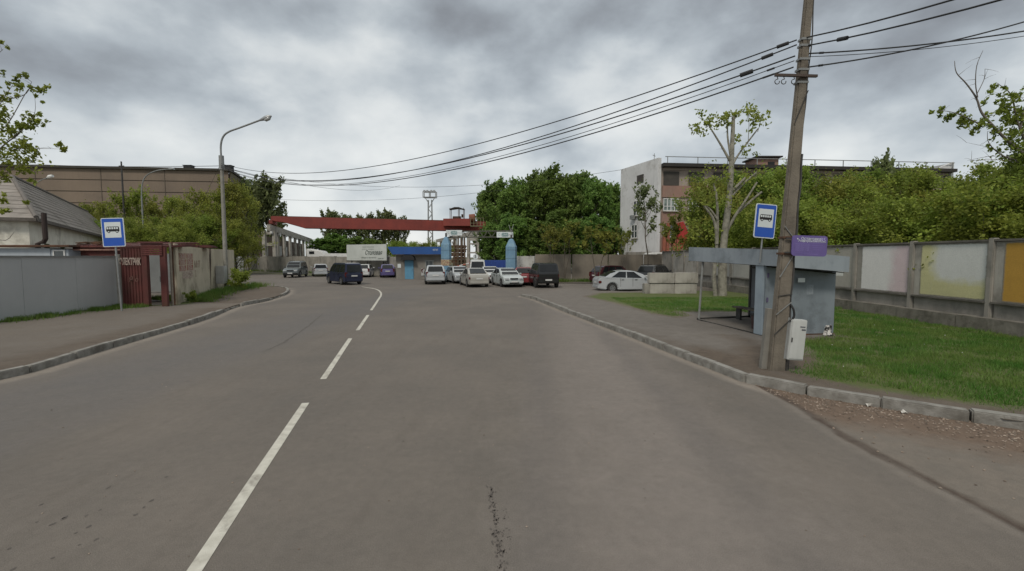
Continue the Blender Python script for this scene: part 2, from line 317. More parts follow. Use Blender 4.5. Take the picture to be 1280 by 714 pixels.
# layered ground material: list of (attribute, colour, noise scale, softness)
def groundmat(name, base, base2, layers, bscale=60, bump=0.35, rough=0.92, fine=0.34):
    m = bpy.data.materials.new(name); m.use_nodes = True
    t = m.node_tree; b = t.nodes['Principled BSDF']; n = t.nodes.new; l = t.links.new
    b.inputs['Roughness'].default_value = rough; b.inputs['Specular IOR Level'].default_value = 0.3
    co = n('ShaderNodeTexCoord').outputs['Object']
    def noise(s, d=6, r=0.6, stretch=None):
        z = n('ShaderNodeTexNoise'); z.inputs['Scale'].default_value = s; z.inputs['Detail'].default_value = d; z.inputs['Roughness'].default_value = r
        if stretch:
            mp = n('ShaderNodeMapping'); mp.inputs['Scale'].default_value = stretch; l(co, mp.inputs[0]); l(mp.outputs[0], z.inputs['Vector'])
        else: l(co, z.inputs['Vector'])
        return z.outputs['Fac']
    def rng(f, a, c): q = n('ShaderNodeMapRange'); q.inputs[1].default_value = a; q.inputs[2].default_value = c; l(f, q.inputs[0]); return q.outputs[0]
    def mix(f, a, c):
        k = n('ShaderNodeMix'); k.data_type = 'RGBA'; l(f, k.inputs[0])
        for i, x in ((6, a), (7, c)):
            if isinstance(x, tuple): k.inputs[i].default_value = (*x, 1)
            else: l(x, k.inputs[i])
        return k.outputs[2]
    col = mix(rng(noise(0.35, 8, 0.65), 0.35, 0.65), base, base2)
    col = mix(rng(noise(3.0, 8, 0.7, (1, 0.18, 1)), 0.5, 0.8), col, tuple(x*0.8 for x in base))
    for attr, c1, c2, ns, amp in layers:
        a = n('ShaderNodeAttribute'); a.attribute_name = attr
        z = noise(ns, 8, 0.68); s_ = n('ShaderNodeMath'); s_.operation = 'MULTIPLY_ADD'; l(z, s_.inputs[0]); s_.inputs[1].default_value = amp
        q = n('ShaderNodeMath'); q.operation = 'SUBTRACT'; l(a.outputs['Fac'], q.inputs[0]); q.inputs[1].default_value = amp*0.5; l(q.outputs[0], s_.inputs[2])
        lc = mix(rng(noise(ns*2.3, 8, 0.7), 0.35, 0.65), c1, c2)
        col = mix(rng(s_.outputs[0], 0.25, 0.75), col, lc)
    mo = n('ShaderNodeHueSaturation'); mq = n('ShaderNodeMapRange'); mq.inputs[1].default_value = .32; mq.inputs[2].default_value = .68; mq.inputs[3].default_value = 1-fine*.30; mq.inputs[4].default_value = 1+fine*.25
    l(noise(9, 10, .75), mq.inputs[0]); l(mq.outputs[0], mo.inputs['Value']); l(col, mo.inputs['Color']); col = mo.outputs[0]
    f = noise(bscale*2.2, 3, 0.8); hs = n('ShaderNodeHueSaturation'); q = n('ShaderNodeMapRange')
    q.inputs[1].default_value = 0.3; q.inputs[2].default_value = 0.7; q.inputs[3].default_value = 1-fine; q.inputs[4].default_value = 1+fine
    l(f, q.inputs[0]); l(q.outputs[0], hs.inputs['Value']); l(col, hs.inputs['Color']); l(hs.outputs[0], b.inputs['Base Color'])
    bp = n('ShaderNodeBump'); bp.inputs['Strength'].default_value = bump; bp.inputs['Distance'].default_value = 0.02; l(noise(bscale, 8, 0.7), bp.inputs['Height']); l(bp.outputs[0], b.inputs['Normal'])
    return m
# ================================================================== GROUND
asph = groundmat('asphalt', (0.156, 0.136, 0.116), (0.124, 0.111, 0.097), [
    ('worn', (0.192, 0.168, 0.148), (0.170, 0.15, 0.133), 1.2, 0.8), ('track', (0.125, 0.112, 0.102), (0.14, 0.125, 0.113), 0.9, 0.9),
    ('dark', (0.115, 0.108, 0.102), (0.13, 0.12, 0.112), 0.8, 0.5),
    ('dust', (0.235, 0.205, 0.172), (0.20, 0.175, 0.148), 2.0, 0.5),
    ('bay', (0.145, 0.128, 0.108), (0.175, 0.15, 0.124), 1.2, 0.3),
    ('dirt', (0.115, 0.082, 0.06), (0.165, 0.12, 0.088), 3.0, 0.7),
    ('wet', (0.062, 0.046, 0.036), (0.085, 0.064, 0.05), 4.0, 0.7)], bscale=55)
soil = groundmat('verge_soil', (0.155, 0.132, 0.108), (0.118, 0.098, 0.078), [
    ('path', (0.165, 0.148, 0.13), (0.135, 0.12, 0.104), 1.0, 0.7),
    ('mud', (0.085, 0.066, 0.05), (0.115, 0.09, 0.068), 1.6, 0.8),
    ('grass', (0.070, 0.105, 0.022), (0.105, 0.105, 0.045), 2.2, 0.9)], bscale=40, bump=0.6)
farm = M('far_ground', (0.12, 0.11, 0.07), (0.07, 0.085, 0.035), 0.15, 0.95)
g = MB(); g.add([(-1200, -200, -0.06), (1200, -200, -0.06), (1200, 1600, -0.06), (-1200, 1600, -0.06)], [(0, 1, 2, 3)])
struct(g.build('ground', farm))
KR = [gp(*p) for p in ((668, 374), (676, 377), (715, 392.5), (790, 421), (840, 441), (905, 466), (935, 478), (1000, 491.5), (1080, 505), (1230, 529), (1280, 538))]
KR = [Vector((0.6, 27.0, 0))] + KR + [Vector((9.4, 5.35, 0)), Vector((12, 4.5, 0)), Vector((17, 3.2, 0)), Vector((24, 2.2, 0))]
KL = [Vector((-11.2, -12, 0)), Vector((-10.9, -2, 0)), Vector((-10.7, 4, 0))]+[gp(*p) for p in ((0, 474), (66, 456), (153, 430), (245, 403), (296, 384), (330, 377), (350, 371), (359, 366), (355, 361), (322, 358.5), (296, 357.5))]
KL = KL+[Vector((-34, 38.5, 0))]
kr = catmull(KR, 6); kl = catmull(KL, 8)
xs = np.concatenate([np.arange(-60, -16, 1.0), np.arange(-16, 2, 0.3), np.arange(2, 13, 0.1), np.arange(13, 42, 1.0)])
ys = np.concatenate([np.arange(-14, 2, 1.0), np.arange(2, 11, 0.1), np.arange(11, 30, 0.35), np.arange(30, 82, 1.0)])
X, Y = np.meshgrid(xs, ys)
bay = [gp(*p) for p in ((940, 480), (975, 497), (1010, 518), (1050, 545), (1110, 577), (1180, 614), (1280, 664))]+[Vector((9.5, 1.2, 0)), Vector((20, -6, 0))]
baypoly = bay+[Vector((30, -6, 0)), Vector((30, 2, 0))]+[p for p in reversed(KR[7:])]
inb = inside(X, Y, baypoly); db = pdist(X, Y, bay); dkr = pdist(X, Y, kr); dkl = pdist(X, Y, kl)
A = {}
A['bay'] = np.where(inb, 0.5+0.5*sstep(0, 0.15, db), 0.0)
A['wet'] = np.where(inb, 0.78*(1-sstep(0.03, 0.24, db)), 0.7*(1-sstep(0.0, 0.05, db)))*sstep(9.6, 8.4, Y)
dd = 1-sstep(0.15, 2.4, dkr)
A['dirt'] = np.where(inb, dd*1.0, 0)+np.where(inb & (X > 7.2), 0.35*(1-sstep(0.6, 3.0, dkr)), 0)
A['dust'] = np.where(~inb, np.maximum(0.95*(1-sstep(0.05, 0.6, dkr)), 0), 0)+0.9*(1-sstep(0.1, 0.75, dkl))+np.where(~inb, 0.45*(1-sstep(0.0, 0.45, db)), 0)
A['worn'] = 0.75*np.exp(-((X-1.2-0.08*Y)/1.8)**2)*sstep(60, 20, Y)
lane = 4.6
A['track'] = 0.50*(np.exp(-((X-0.0-.02*Y-.5*np.sin(Y*.11))/.45)**2)+np.exp(-((X-2.1-.02*Y-.5*np.sin(Y*.11))/.45)**2)+np.exp(-((X+6.0+.06*Y)/.5)**2)+np.exp(-((X+8.1+.06*Y)/.5)**2))*sstep(50, 20, Y)
A['dark'] = 0.62*np.exp(-((X+8.2-0.04*Y)/2.3)**2)*sstep(45, 25, Y)
struct(gridmesh('road', X, Y, 0*X, asph, A))
# right verge
def resample(P, n):
    P = [Vector(p) for p in P]; d = [0]
    for a, b in zip(P[:-1], P[1:]): d.append(d[-1]+(b-a).length)
    r = []; j = 0
    for k in range(n):
        s = d[-1]*k/(n-1)
        while j < len(P)-2 and d[j+1] < s: j += 1
        r.append(P[j].lerp(P[j+1], (s-d[j])/max(d[j+1]-d[j], 1e-9)))
    return r
def ribbon(name, K, Q, nu, nv, m, z, attrf, warp=1.0):
    K = resample(K, nu); Q = resample(Q, nu); u = np.linspace(0, 1, nv)**warp
    kx = np.array([[p.x, p.y] for p in K]); qx = np.array([[p.x, p.y] for p in Q])
    X = kx[:, None, 0]*(1-u)+qx[:, None, 0]*u; Y = kx[:, None, 1]*(1-u)+qx[:, None, 1]*u
    Z = np.full(X.shape, z)+0.02*np.sin(X*2.1+Y*1.3)*np.sin(Y*0.9)*sstep(0, 0.1, u)
    return gridmesh(name, X, Y, Z, m, attrf(X, Y)), X, Y, Z
MW = 14.72     # mural wall line
GA = [gp(*p, z=0.12) for p in ((978, 466), (1006, 452), (1004, 440), (975, 424), (1046, 421))]+[V((9.9, 17.6, 0)), V((9.4, 18.2, 0)), V((9.3, 19, 0)), V((10, 30, 0)), V((15, 30, 0)), V((15, 2, 0)), V((22, 2, 0))]+[V((12.2, 5.2, 0)), gp(1280, 526, z=.12), gp(1180, 508, z=.12), gp(1090, 497, z=.12), gp(1030, 482, z=.12)]
GB = [gp(*p, z=0.12) for p in ((728, 371), (745, 366), (812, 365), (870, 366), (945, 368))]+[V((14.5, 26, 0)), V((14.5, 19, 0)), V((9.5, 18.2, 0)), V((7.0, 18.4, 0))]+[gp(*p, z=.12) for p in ((866, 395), (845, 398), (808, 392), (770, 381))]
def grassmask(X, Y):
    a = inside(X, Y, GA); da = pdist(X, Y, GA+GA[:1]); b = inside(X, Y, GB); d2 = pdist(X, Y, GB+GB[:1])
    return np.maximum(np.where(a, sstep(0, 0.7, da)+0.25, 0), np.where(b, sstep(0, 0.9, d2)*0.85+0.2, 0))
def vattr(X, Y):
    gm = grassmask(X, Y); dk = pdist(X, Y, kr)
    path = np.where(X < 9.5, 0.9, 0.1)*sstep(6, 9, Y)*(gm < 0.1)
    mud = (1-sstep(0.3, 1.5, dk))*0.55*(1-0.5*sstep(10, 16, Y))+0.7*np.exp(-((X-5.9)**2+(Y-9.9)**2)/1.8)+0.5*np.exp(-((X-6.3)/0.7)**2)*(Y < 13)*(Y > 9)
    return dict(grass=gm*(.35+.65*sstep(.3, 1.6, dk)), path=path, mud=mud)
KRv = kr
vr, VX, VY, VZ = ribbon('right_verge', KRv, [V((9, 36, 0)), V((MW+0.2, 34, 0)), V((MW+0.2, 20, 0)), V((MW+.2, 10, 0)), V((MW+0.2, 4.6, 0)), V((24, 3.2, 0))], 260, 110, soil, 0.125, vattr)
struct(vr)
FENCE = [V((-18.25, -12, 0)), V((-18.1, 20.6, 0)), V((-16.2, 21.6, 0)), V((-19.3, 28.6, 0)), V((-21.4, 35.5, 0)), V((-26, 37.3, 0)), V((-34, 38.4, 0))]
def lattr(X, Y):
    d = pdist(X, Y, FENCE[:5]); dk = pdist(X, Y, kl)
    return dict(grass=0.95*(1-sstep(0.15, 1.0, d))*(Y > 9), path=0.45*sstep(0.2, 1.2, dk)*(Y < 27), mud=0.62*(1-sstep(0.3, 2.4, dk))*(Y < 20)+0.62*(Y > 22)+.35*(1-sstep(.5, 2, d)))
vl, LX, LY, LZ = ribbon('left_pavement', kl, FENCE, 240, 50, soil, 0.115, lattr)
struct(vl)
# lot strip beyond (grass along far walls)
lot = MB()
def strip(P, w, z, m, name):
    s = MB(); P = [Vector(p) for p in P]
    for i, p in enumerate(P):
        d = (P[min(i+1, len(P)-1)]-P[max(i-1, 0)]).normalized(); n = V((-d.y, d.x, 0)); ww = w[i] if isinstance(w, (list, tuple)) else w
        a = p-n*ww/2; b = p+n*ww/2; s.v += [(a.x, a.y, z), (b.x, b.y, z)]
        if i: s.f.append((2*i-2, 2*i, 2*i+1, 2*i-1))
    return s
# kerbs as rows of concrete stones
def kerb(name, P, z, w, seg, skip=()):
    mb = MB(); tot = sum((b-a).length for a, b in zip(P[:-1], P[1:])); n = int(tot/seg); S = resample(P, n+1)
    for i in range(n):
        a, b = S[i], S[i+1]
        d = (b-a).normalized(); j = random.uniform(-0.02, 0.02); dz = random.uniform(-0.025, 0.012)
        if any(lo < a.y < hi and abs(a.x-xx) < 4 for lo, hi, xx in skip):
            for q_ in range(3): a2 = a.lerp(b, q_/3+.03); b2 = a.lerp(b, q_/3+random.uniform(.18, .31)); mb.wall(a2, b2, -.05, z-random.uniform(.03, .10), w*random.uniform(.5, .9), off=random.uniform(-.05, .05))
            continue
        mb.wall(a+d*0.006+V((j, 0, 0)), b-d*0.006+V((j*0.5, 0, 0)), -0.05, (z+dz, z+dz+random.uniform(-.01, .01)), w, off=0)
    o = mb.build(name, kerbm, bevel=0.018); return struct(o)
kerb('right_kerb', [p for p in kr], 0.165, 0.19, 0.98)
kerb('left_kerb', [p for p in kl], 0.16, 0.17, 1.3, skip=((18.3, 21.3, -13), (24.5, 26.2, -14)))
def skirt(name, K, z):
    K = resample(K, 200); mb = MB()
    for i, p in enumerate(K):
        mb.v += [(p.x, p.y, -.02), (p.x, p.y, z+.001)]
        if i: mb.f.append((2*i-2, 2*i, 2*i+1, 2*i-1))
    return struct(mb.build(name, soil))
skirt('right_verge_edge', [p+V((.0, .05, 0)) for p in kr], .10); skirt('left_pavement_edge', kl, .11)
# lane marking
for i, P in enumerate([[(243, 714), (312, 609), (382, 504)], [(404, 474), (438, 423)], [(447, 413), (460, 394)], [(464, 388), (472, 376), (476.5, 368), (473, 363), (465, 360.5), (452, 358.6)]]):
    Q = [gp(*p) for p in P]
    if len(Q) > 3: Q = catmull(Q, 5)
    if i == 0: Q = [Q[0]+(Q[0]-Q[1])*0.7]+Q
    s = strip(Q, 0.115, 0.004, None, 'lane_marking')
    o = s.build('road_marking', whiteline); struct(o)
# cracks and patches in the asphalt
crk = M('crack_tar', (0.07, 0.060, 0.053), (0.11, 0.097, 0.085), 9, 0.95)
def crack(pts, w, name='road_crack'):
    P = [gp(*p) for p in pts]; P = resample(P, 36); Q = []; ww = []
    for i, p in enumerate(P):
        Q.append(p+V((random.gauss(0, .010), random.gauss(0, .010), 0))); ww.append(w*random.uniform(0.15, 1.0)*(0.2 if i in (0, 35) else 1))
    struct(strip(Q, ww, 0.003, None, name).build(name, crk))
def broken_seam(pts, n, spread, rmin, rmax):
    P = resample([gp(*p) for p in pts], 60); mb = MB()
    for _ in range(n):
        q = P[min(59, int(abs(random.betavariate(1.3, 1.1))*60))]; cx, cy = q.x+random.gauss(0, spread), q.y+random.gauss(0, spread*1.5); r = random.uniform(rmin, rmax); k = random.randint(5, 8); a0 = random.random()*6
        mb.add([(cx+r*random.uniform(.4, 1.2)*math.cos(a0+j*6.283/k), cy+r*1.7*random.uniform(.4, 1.2)*math.sin(a0+j*6.283/k), .003) for j in range(k)], [tuple(range(k))])
    return struct(mb.build('broken_seam', crk))
broken_seam([(612, 606), (617, 640), (622, 680), (629, 720)], 150, .022, .004, .014); broken_seam([(632, 640), (628, 690), (634, 716)], 50, .03, .003, .010)
broken_seam([(560, 545), (420, 520)], 14, .4, .006, .016); broken_seam([(170, 690), (120, 640), (60, 660)], 22, .25, .008, .02); broken_seam([(800, 600), (900, 560)], 12, .5, .005, .012)
crack([(404, 392), (385, 408), (355, 428), (330, 440)], 0.10)
# scattered stones, litter and gravel on the bay (real small pieces)
def scatter_stones(name, pts, smin, smax, m):
    n = len(pts); base = np.array([(1, 0, 0), (0, 1, 0), (-1, 0, 0), (0, -1, 0), (0, 0, .7), (0, 0, -.5)], float)
    fs = np.array([(0, 1, 4), (1, 2, 4), (2, 3, 4), (3, 0, 4), (1, 0, 5), (2, 1, 5), (3, 2, 5), (0, 3, 5)])
    sc = RNG.uniform(smin, smax, (n, 1, 1))*RNG.uniform(0.6, 1.4, (n, 1, 3)); an = RNG.uniform(0, 6.28, n)
    v = base[None]*sc; c, s = np.cos(an)[:, None], np.sin(an)[:, None]
    v = np.stack([v[..., 0]*c-v[..., 1]*s, v[..., 0]*s+v[..., 1]*c, v[..., 2]], -1)+pts[:, None]
    f = (fs[None]+np.arange(n)[:, None, None]*6).reshape(-1, 3)
    me = bpy.data.meshes.new(name); me.from_pydata(v.reshape(-1, 3).tolist(), [], f.tolist()); me.materials.append(m)
    o = bpy.data.objects.new(name, me); COL.objects.link(o); return struct(o, 'stuff')
Sx = RNG.uniform(4.3, 16, 60000); Sy = RNG.uniform(1.5, 9.6, 60000)
dk = pdist(Sx, Sy, kr); ok = inside(Sx, Sy, baypoly) & (RNG.random(60000) < np.exp(-((dk-0.25)/0.55)**2)*0.75+0.02)
gravel = M('gravel_mix', (0.27, 0.22, 0.175), (0.14, 0.105, 0.08), 3, 0.95, island=0.5)
scatter_stones('gravel', np.stack([Sx[ok], Sy[ok], np.full(ok.sum(), 0.006)], -1), 0.004, 0.020, gravel)
Sx = RNG.uniform(-12, 6, 900); Sy = RNG.uniform(3, 30, 900)
okk = (pdist(Sx, Sy, kr) > 0.3) & (Sx > -10.5) & ~inside(Sx, Sy, [V((p[0], p[1], 0)) for p in GA])
okk &= (Sx < np.interp(Sy, [3, 9, 14, 25], [5, 3.8, 2.8, 0.5]))
scatter_stones('road_grit', np.stack([Sx[okk], Sy[okk], np.full(okk.sum(), 0.004)], -1), 0.004, 0.012, gravel)
# ------------------------------------------------------------------ grass
def blades(name, P, hmin, hmax, w, m, zoff=0.0):
    n = len(P); an = RNG.uniform(0, 6.28, n); h = RNG.uniform(hmin, hmax, n); lean = RNG.uniform(-0.6, 0.6, (n, 2))*h[:, None]
    dx = np.cos(an)*w*0.5; dy = np.sin(an)*w*0.5
    a = P+np.stack([dx, dy, 0*dx], -1); b = P-np.stack([dx, dy, 0*dx], -1)
    t = P+np.stack([lean[:, 0], lean[:, 1], h], -1)
    v = np.stack([a, b, t], 1).reshape(-1, 3); f = np.arange(n*3).reshape(-1, 3)
    me = bpy.data.meshes.new(name); me.vertices.add(n*3); me.vertices.foreach_set('co', v.astype(np.float32).ravel())
    me.loops.add(n*3); me.loops.foreach_set('vertex_index', f.ravel().astype(np.int32)); me.polygons.add(n)
    me.polygons.foreach_set('loop_start', np.arange(0, n*3, 3, dtype=np.int32)); me.update(calc_edges=True)
    me.materials.append(m); o = bpy.data.objects.new(name, me); COL.objects.link(o); return struct(o, 'stuff')
def fbm(X, Y, s):
    return (np.sin(X*s+1.3*np.sin(Y*s*0.7))+np.sin(Y*s*1.3+1.7*np.sin(X*s*0.6+2))+np.sin((X+Y)*s*2.1+np.sin(X*s*2.7)))/6+0.5
def vz(X, Y): return 0.125+0.02*np.sin(X*2.1+Y*1.3)*np.sin(Y*0.9)-0.01
n = 330000; gx = RNG.uniform(5.5, 16, n); gy = RNG.uniform(3.6, 25, n)
gm = grassmask(gx, gy); dkk = pdist(gx, gy, kr)
dens = gm*np.clip(0.25+1.1*fbm(gx, gy, 1.7), 0, 1)*sstep(.18, .42, fbm(gx+5, gy-3, 2.6)+.10*sstep(1, 4, dkk)+RNG.normal(0, .04, n))*np.clip(sstep(0.2, 1.6, dkk), 0.02, 1)*np.where(gy > 15, 0.6, 1)*(gx < MW-0.35)
k = RNG.random(n) < dens
hh = 0.03+0.06*fbm(gx, gy, 1.1)
P = np.stack([gx, gy, vz(gx, gy)], -1)[k]
blades('grass', P, 0.03, 0.10, 0.014, grassm)
n = 5200; gx = RNG.uniform(6.5, 14.3, n); gy = RNG.uniform(5.5, 23, n); k = (RNG.random(n) < grassmask(gx, gy)*fbm(gx, gy, 2.3)**2) & (pdist(gx, gy, kr) > 0.8)
c = np.repeat(np.stack([gx, gy, vz(gx, gy)], -1)[k], 9, 0); c[:, :2] += RNG.normal(0, 0.05, (len(c), 2))
blades('tall_grass_tufts', c, 0.08, 0.17, 0.018, grassm)
def strip_grass(name, a, b, n, spread, h, side=0.0):
    a = V(a); b = V(b); t = RNG.random(n); d = (b-a).normalized(); nn = V((-d.y, d.x, 0)); s = np.abs(RNG.normal(0, spread, n))*(1 if side >= 0 else -1)
    x = a.x+(b.x-a.x)*t+nn.x*s; y = a.y+(b.y-a.y)*t+nn.y*s
    f_ = fbm(x*1.3, y*1.3, 2.2); k = RNG.random(n) < (f_*1.5)**3
    blades(name, np.stack([x, y, np.full(n, a.z+0.10)], -1)[k], h*0.4, h, 0.03, grassm)
strip_grass('fence_grass', (-18.0, 10, 0), (-18.0, 20.4, 0), 9000, 0.30, 0.22, -1)
strip_grass('gate_grass', (-18.2, 20.1, 0), (-16.6, 20.6, 0), 2200, 0.30, 0.22, -1)
strip_grass('wall_grass', (-16.0, 22.2, 0), (-19.0, 28.6, 0), 7000, 0.45, 0.42, -1)
strip_grass('bush_grass', (-19.0, 28.8, 0), (-20.6, 35.2, 0), 6000, 0.6, 0.45, -1)
# dandelion-like litter dots
wl = M('petal_white', (0.7, 0.7, 0.66), None, 3, 0.7)
gx = RNG.uniform(6.5, 14.3, 90); gy = RNG.uniform(6.5, 22, 90)[:90]; k = grassmask(gx, gy) > 0.6
scatter_stones('white_blossoms', np.stack([gx, gy, vz(gx, gy)+0.07], -1)[k][:34], 0.008, 0.017, wl)
paper = M('crumpled_paper', (0.62, 0.60, 0.55), (0.4, 0.38, 0.34), 9, 0.8)
for (px, py, lab, n_, w_) in ((1088, 508, 'crumpled white paper litter lying at the kerb joint', 6, .05), (1133, 517, 'flat strip of pale litter on the gravel below the kerb', 3, .07)):
    q = gp(px, py); mb = MB(); rs = random.Random(px)
    for k in range(n_): a = rs.uniform(0, 3); c_ = (q.x+rs.uniform(-w_, w_), q.y+rs.uniform(-.02, .02)); mb.add([(c_[0]+.05*math.cos(a+j*2.1+rs.uniform(-.3, .3)), c_[1]+.04*math.sin(a+j*2.1), .008+rs.uniform(0, .05)) for j in range(3)]+[(c_[0], c_[1], .006)], [(0, 1, 2), (0, 3, 1), (1, 3, 2), (2, 3, 0)])
    tag(mb.build('paper_litter', paper), lab, 'litter')
#@@PART2
# ================================================================== LEFT SIDE
t = thing('sheet_fence', 'long smooth grey sheet metal fence on the left pavement', 'fence', (-18.1, 6, 0))
for y0 in np.arange(-12, 20.4, 2.04):
    m_ = MB(); xa = -18.1-0.15*(20.4-y0)/32; m_.wall((xa, y0, 0), (xa, y0+2.038, 0), 0.1, 2.40+random.uniform(-.008, .008), 0.03)
    for k in range(0): pass
    m_.build('sheet_panel', greysheet, t)
m_ = MB(); m_.wall((-18.16, -12, 0), (-18.06, 20.45, 0), 2.40, 2.44, 0.06); m_.build('top_rail', galv, t)
m_ = MB(); m_.box((-18.02, 20.52, 1.3), (0.16, 0.12, 2.42)); m_.build('end_post', conc_l, t)
# red gate with doorway
def zat(py, Y): return at(640, py, Y).z
GY = 20.55
t = thing('sheet_metal_gate', 'dark red corrugated metal gate with white hand-painted lettering and open doorway', 'gate', (-17, GY, 0))
def X_(px, Y): return (px-640)/F*(Y*cp+(HC-0.0)*0)*1.0
def corr(x0, x1, y, z0, z1, mb, dep=0.02, pitch=0.13):
    n = max(2, int((x1-x0)/pitch)); w = (x1-x0)/n
    for i in range(n):
        mb.box((x0+w*(i+.5), y, (z0+z1)/2), (w*0.55, dep*2, z1-z0)); mb.box((x0+w*(i+1)-w*.225, y+dep*0.6, (z0+z1)/2), (w*0.45, dep*.5, z1-z0))
px2x = lambda px, Y: (px-640)/F*Y*1.0016
a, b = px2x(152, GY), px2x(181.5, GY)
m_ = MB(); corr(a, b, GY, 0.12, 2.78, m_); m_.build('gate_leaf', redm, t)
m_ = MB(); m_.box(((b+px2x(186.5, GY))/2, GY-0.02, 1.5), (px2x(186.5, GY)-b+.03, 0.16, 2.85)); m_.build('gate_post', redm, t)
c0, c1 = px2x(202.5, GY), px2x(209.5, GY)
m_ = MB(); m_.box(((c0+c1)/2, GY-0.01, 1.5), (c1-c0, 0.12, 2.75)); m_.build('door_jamb', redm, t)
m_ = MB()
for i in range(6): m_.box(((px2x(181, GY)+px2x(207, GY))/2, GY-0.09, 2.50+i*0.095), (px2x(207, GY)-px2x(181, GY), 0.09, 0.075))
m_.box(((px2x(181, GY)+px2x(209, GY))/2, GY-0.07, 3.06), (px2x(209, GY)-px2x(181, GY)+.12, 0.32, 0.05)); m_.build('lintel', redm, t)
text('lettering', 'ЭЛЕКТРИК', 0.42, graffwhite, t, (px2x(165.0, GY), GY-0.045, 2.16), bold=0.014, label='white hand-painted lettering', sx=0.42)
text('scribble', 'Я о', 0.33, M('faded_scrawl', (0.22, 0.12, 0.10)), t, (px2x(168, GY), GY-0.045, 1.35), bold=-0.004, shear=0.2, sx=0.9)
m_ = MB(); m_.cyl((c0-0.0, GY-0.1, 1.25), (c0, GY-0.1, 1.5), 0.012); m_.build('handle', steel_d, t)
# shed and roofs behind the fence
t = thing('metal_shed', 'low dark red metal shed roof showing behind the grey fence', 'shed', (-21.5, 22.5, 0))
m_ = MB(); x0 = -25.4
m_.hexa([(-21.9, 22.4, .1), (-19.1, 22.4, .1), (-19.1, 23.2, .1), (-21.9, 24, .1)], [(-21.9, 22.4, 2.9), (-19.1, 22.4, 2.9), (-19.1, 23.2, 2.9), (-21.9, 24, 2.9)]); m_.build('wall', redm, t)
m_ = MB()
for i in range(18): m_.bar((-22.0+i*0.215, 22.1, 2.93), (-22.0+i*0.215, 26.2, 3.22), 0.15, 0.035)
m_.hexa([(-22.1, 22.1, 2.86), (-18.2, 22.1, 2.86), (-18.2, 26.2, 3.12), (-22.1, 26.2, 3.12)], [(-22.1, 22.1, 2.92), (-18.2, 22.1, 2.92), (-18.2, 26.2, 3.19), (-22.1, 26.2, 3.19)])
m_.build('roof', redm, t)
m_ = MB(); m_.box((-20.1, 22.05, 2.74), (3.7, 0.05, 0.07)); m_.build('trim', M('faded_red_trim', (0.26, 0.15, 0.11), (0.2, 0.11, 0.09), 4, 0.8), t)
m_ = MB(); rs = random.Random(5)
for k in range(14): x = -21.6+rs.random()*2.4; m_.bar((x, 22.3, 3.0+rs.random()*.12), (x+rs.uniform(.3, .8), 22.3+rs.uniform(0, .3), 3.0+rs.random()*.16), rs.uniform(.08, .2), .04)
tag(m_.build('scrap_pile', rust), 'heap of rusty scrap lying on the red shed roof', 'scrap metal')
t = thing('gatehouse_roof', 'long dark red metal canopy behind the lettered gate', 'canopy', (-18, 21.6, 0))
m_ = MB(); m_.hexa([(-18.9, 20.85, 2.78), (-15.9, 20.85, 2.84), (-15.9, 22.6, 2.9), (-18.9, 22.6, 2.86)], [(-18.9, 20.85, 2.86), (-15.9, 20.85, 2.93), (-15.9, 22.6, 3.0), (-18.9, 22.6, 2.97)]); m_.build('roof', redm, t)
m_ = MB(); m_.box((-18.75, 22.3, 1.45), (.08, .08, 2.9)); m_.build('support_posts', rust, t)
t = thing('container_shed', 'pale grey-blue container top with small dark window behind the fence', 'container', (-25, 22.4, 0))
m_ = MB(); m_.box((-24.2, 22.6, 1.42), (3.6, 1.6, 2.80)); m_.box((-21.95, 22.6, 1.40), (0.86, 1.6, 2.7)); m_.build('wall', M('pale_blue_grey', (0.38, 0.42, 0.46), (0.33, 0.37, 0.40), 1, 0.6, streak=.2), t, bevel=.02)
m_ = MB(); m_.box((-21.95, 21.78, 2.5), (0.46, 0.03, 0.34)); f = m_.build('window', glassw, t)
m_ = MB()
for (x, z, w, h) in ((-21.95, 2.70, .6, .06), (-21.95, 2.31, .6, .06), (-22.21, 2.5, .06, .34), (-21.69, 2.5, .06, .34)): m_.box((x, 21.77, z), (w, .05, h))
m_.build('frame', whitep, f)
m_ = MB(); m_.box((-23.7, 22.5, 2.92), (4.9, 1.9, 0.09)); m_.build('roof', rust, t)
panel = MB(); panel.wall((-24.5, 29.5, 0), (-20.6, 30.2, 0), .1, 2.6, .12); tag(panel.build('yard_partition', M('pale_yard_sheet', (.20, .21, .205), (.15, .155, .15), .8, .7)), 'pale sheet partition seen through the open gate doorway', 'partition')
# barrack with slate hip roof
t = thing('barrack_house', 'low whitewashed house with weathered grey slate hip roof behind the left fence', 'house', (-40, 40, 0))
Cn = V((-29.5, 28, 0)); du = V((-0.73, 1, 0)).normalized(); dl = V((-1, -0.33, 0)).normalized()
Cf = Cn+du*46; Ln = Cn+dl*9.5; Lf = Cf+dl*9.5; ze = 4.80
m_ = MB(); p = [x+du*0.0 for x in (Cn, Cf, Lf, Ln)]; q = [Cn+du*.5+dl*.5, Cf-du*.5+dl*.5, Lf-du*.5-dl*.5, Ln+du*.5-dl*.5]
m_.hexa([(x.x, x.y, 0) for x in q], [(x.x, x.y, ze-0.1) for x in q]); m_.build('wall', plaster, t)
A1 = at(15, 221, 35.5); A2 = A1+du*34
m_ = MB()
ev = [V((x.x, x.y, ze)) for x in (Cn, Cf, Lf, Ln)]
m_.add([*ev, A1, A2], [(0, 1, 5, 4), (1, 2, 5), (2, 3, 4, 5), (3, 0, 4), (0, 3, 2, 1)])
roof = m_.build('roof', slate, t)
m_ = MB()   # slate courses and ridge caps
for k in range(1, 11):
    s = k/11; a = ev[0].lerp(A1, s); b = ev[1].lerp(A2, s); c = ev[3].lerp(A1, s)
    up = V((0, 0, 0.03)); m_.bar(a+up*.4, b+up*.4, 0.05, 0.02); m_.bar(a+up*.4, c+up*.4, 0.05, 0.02)
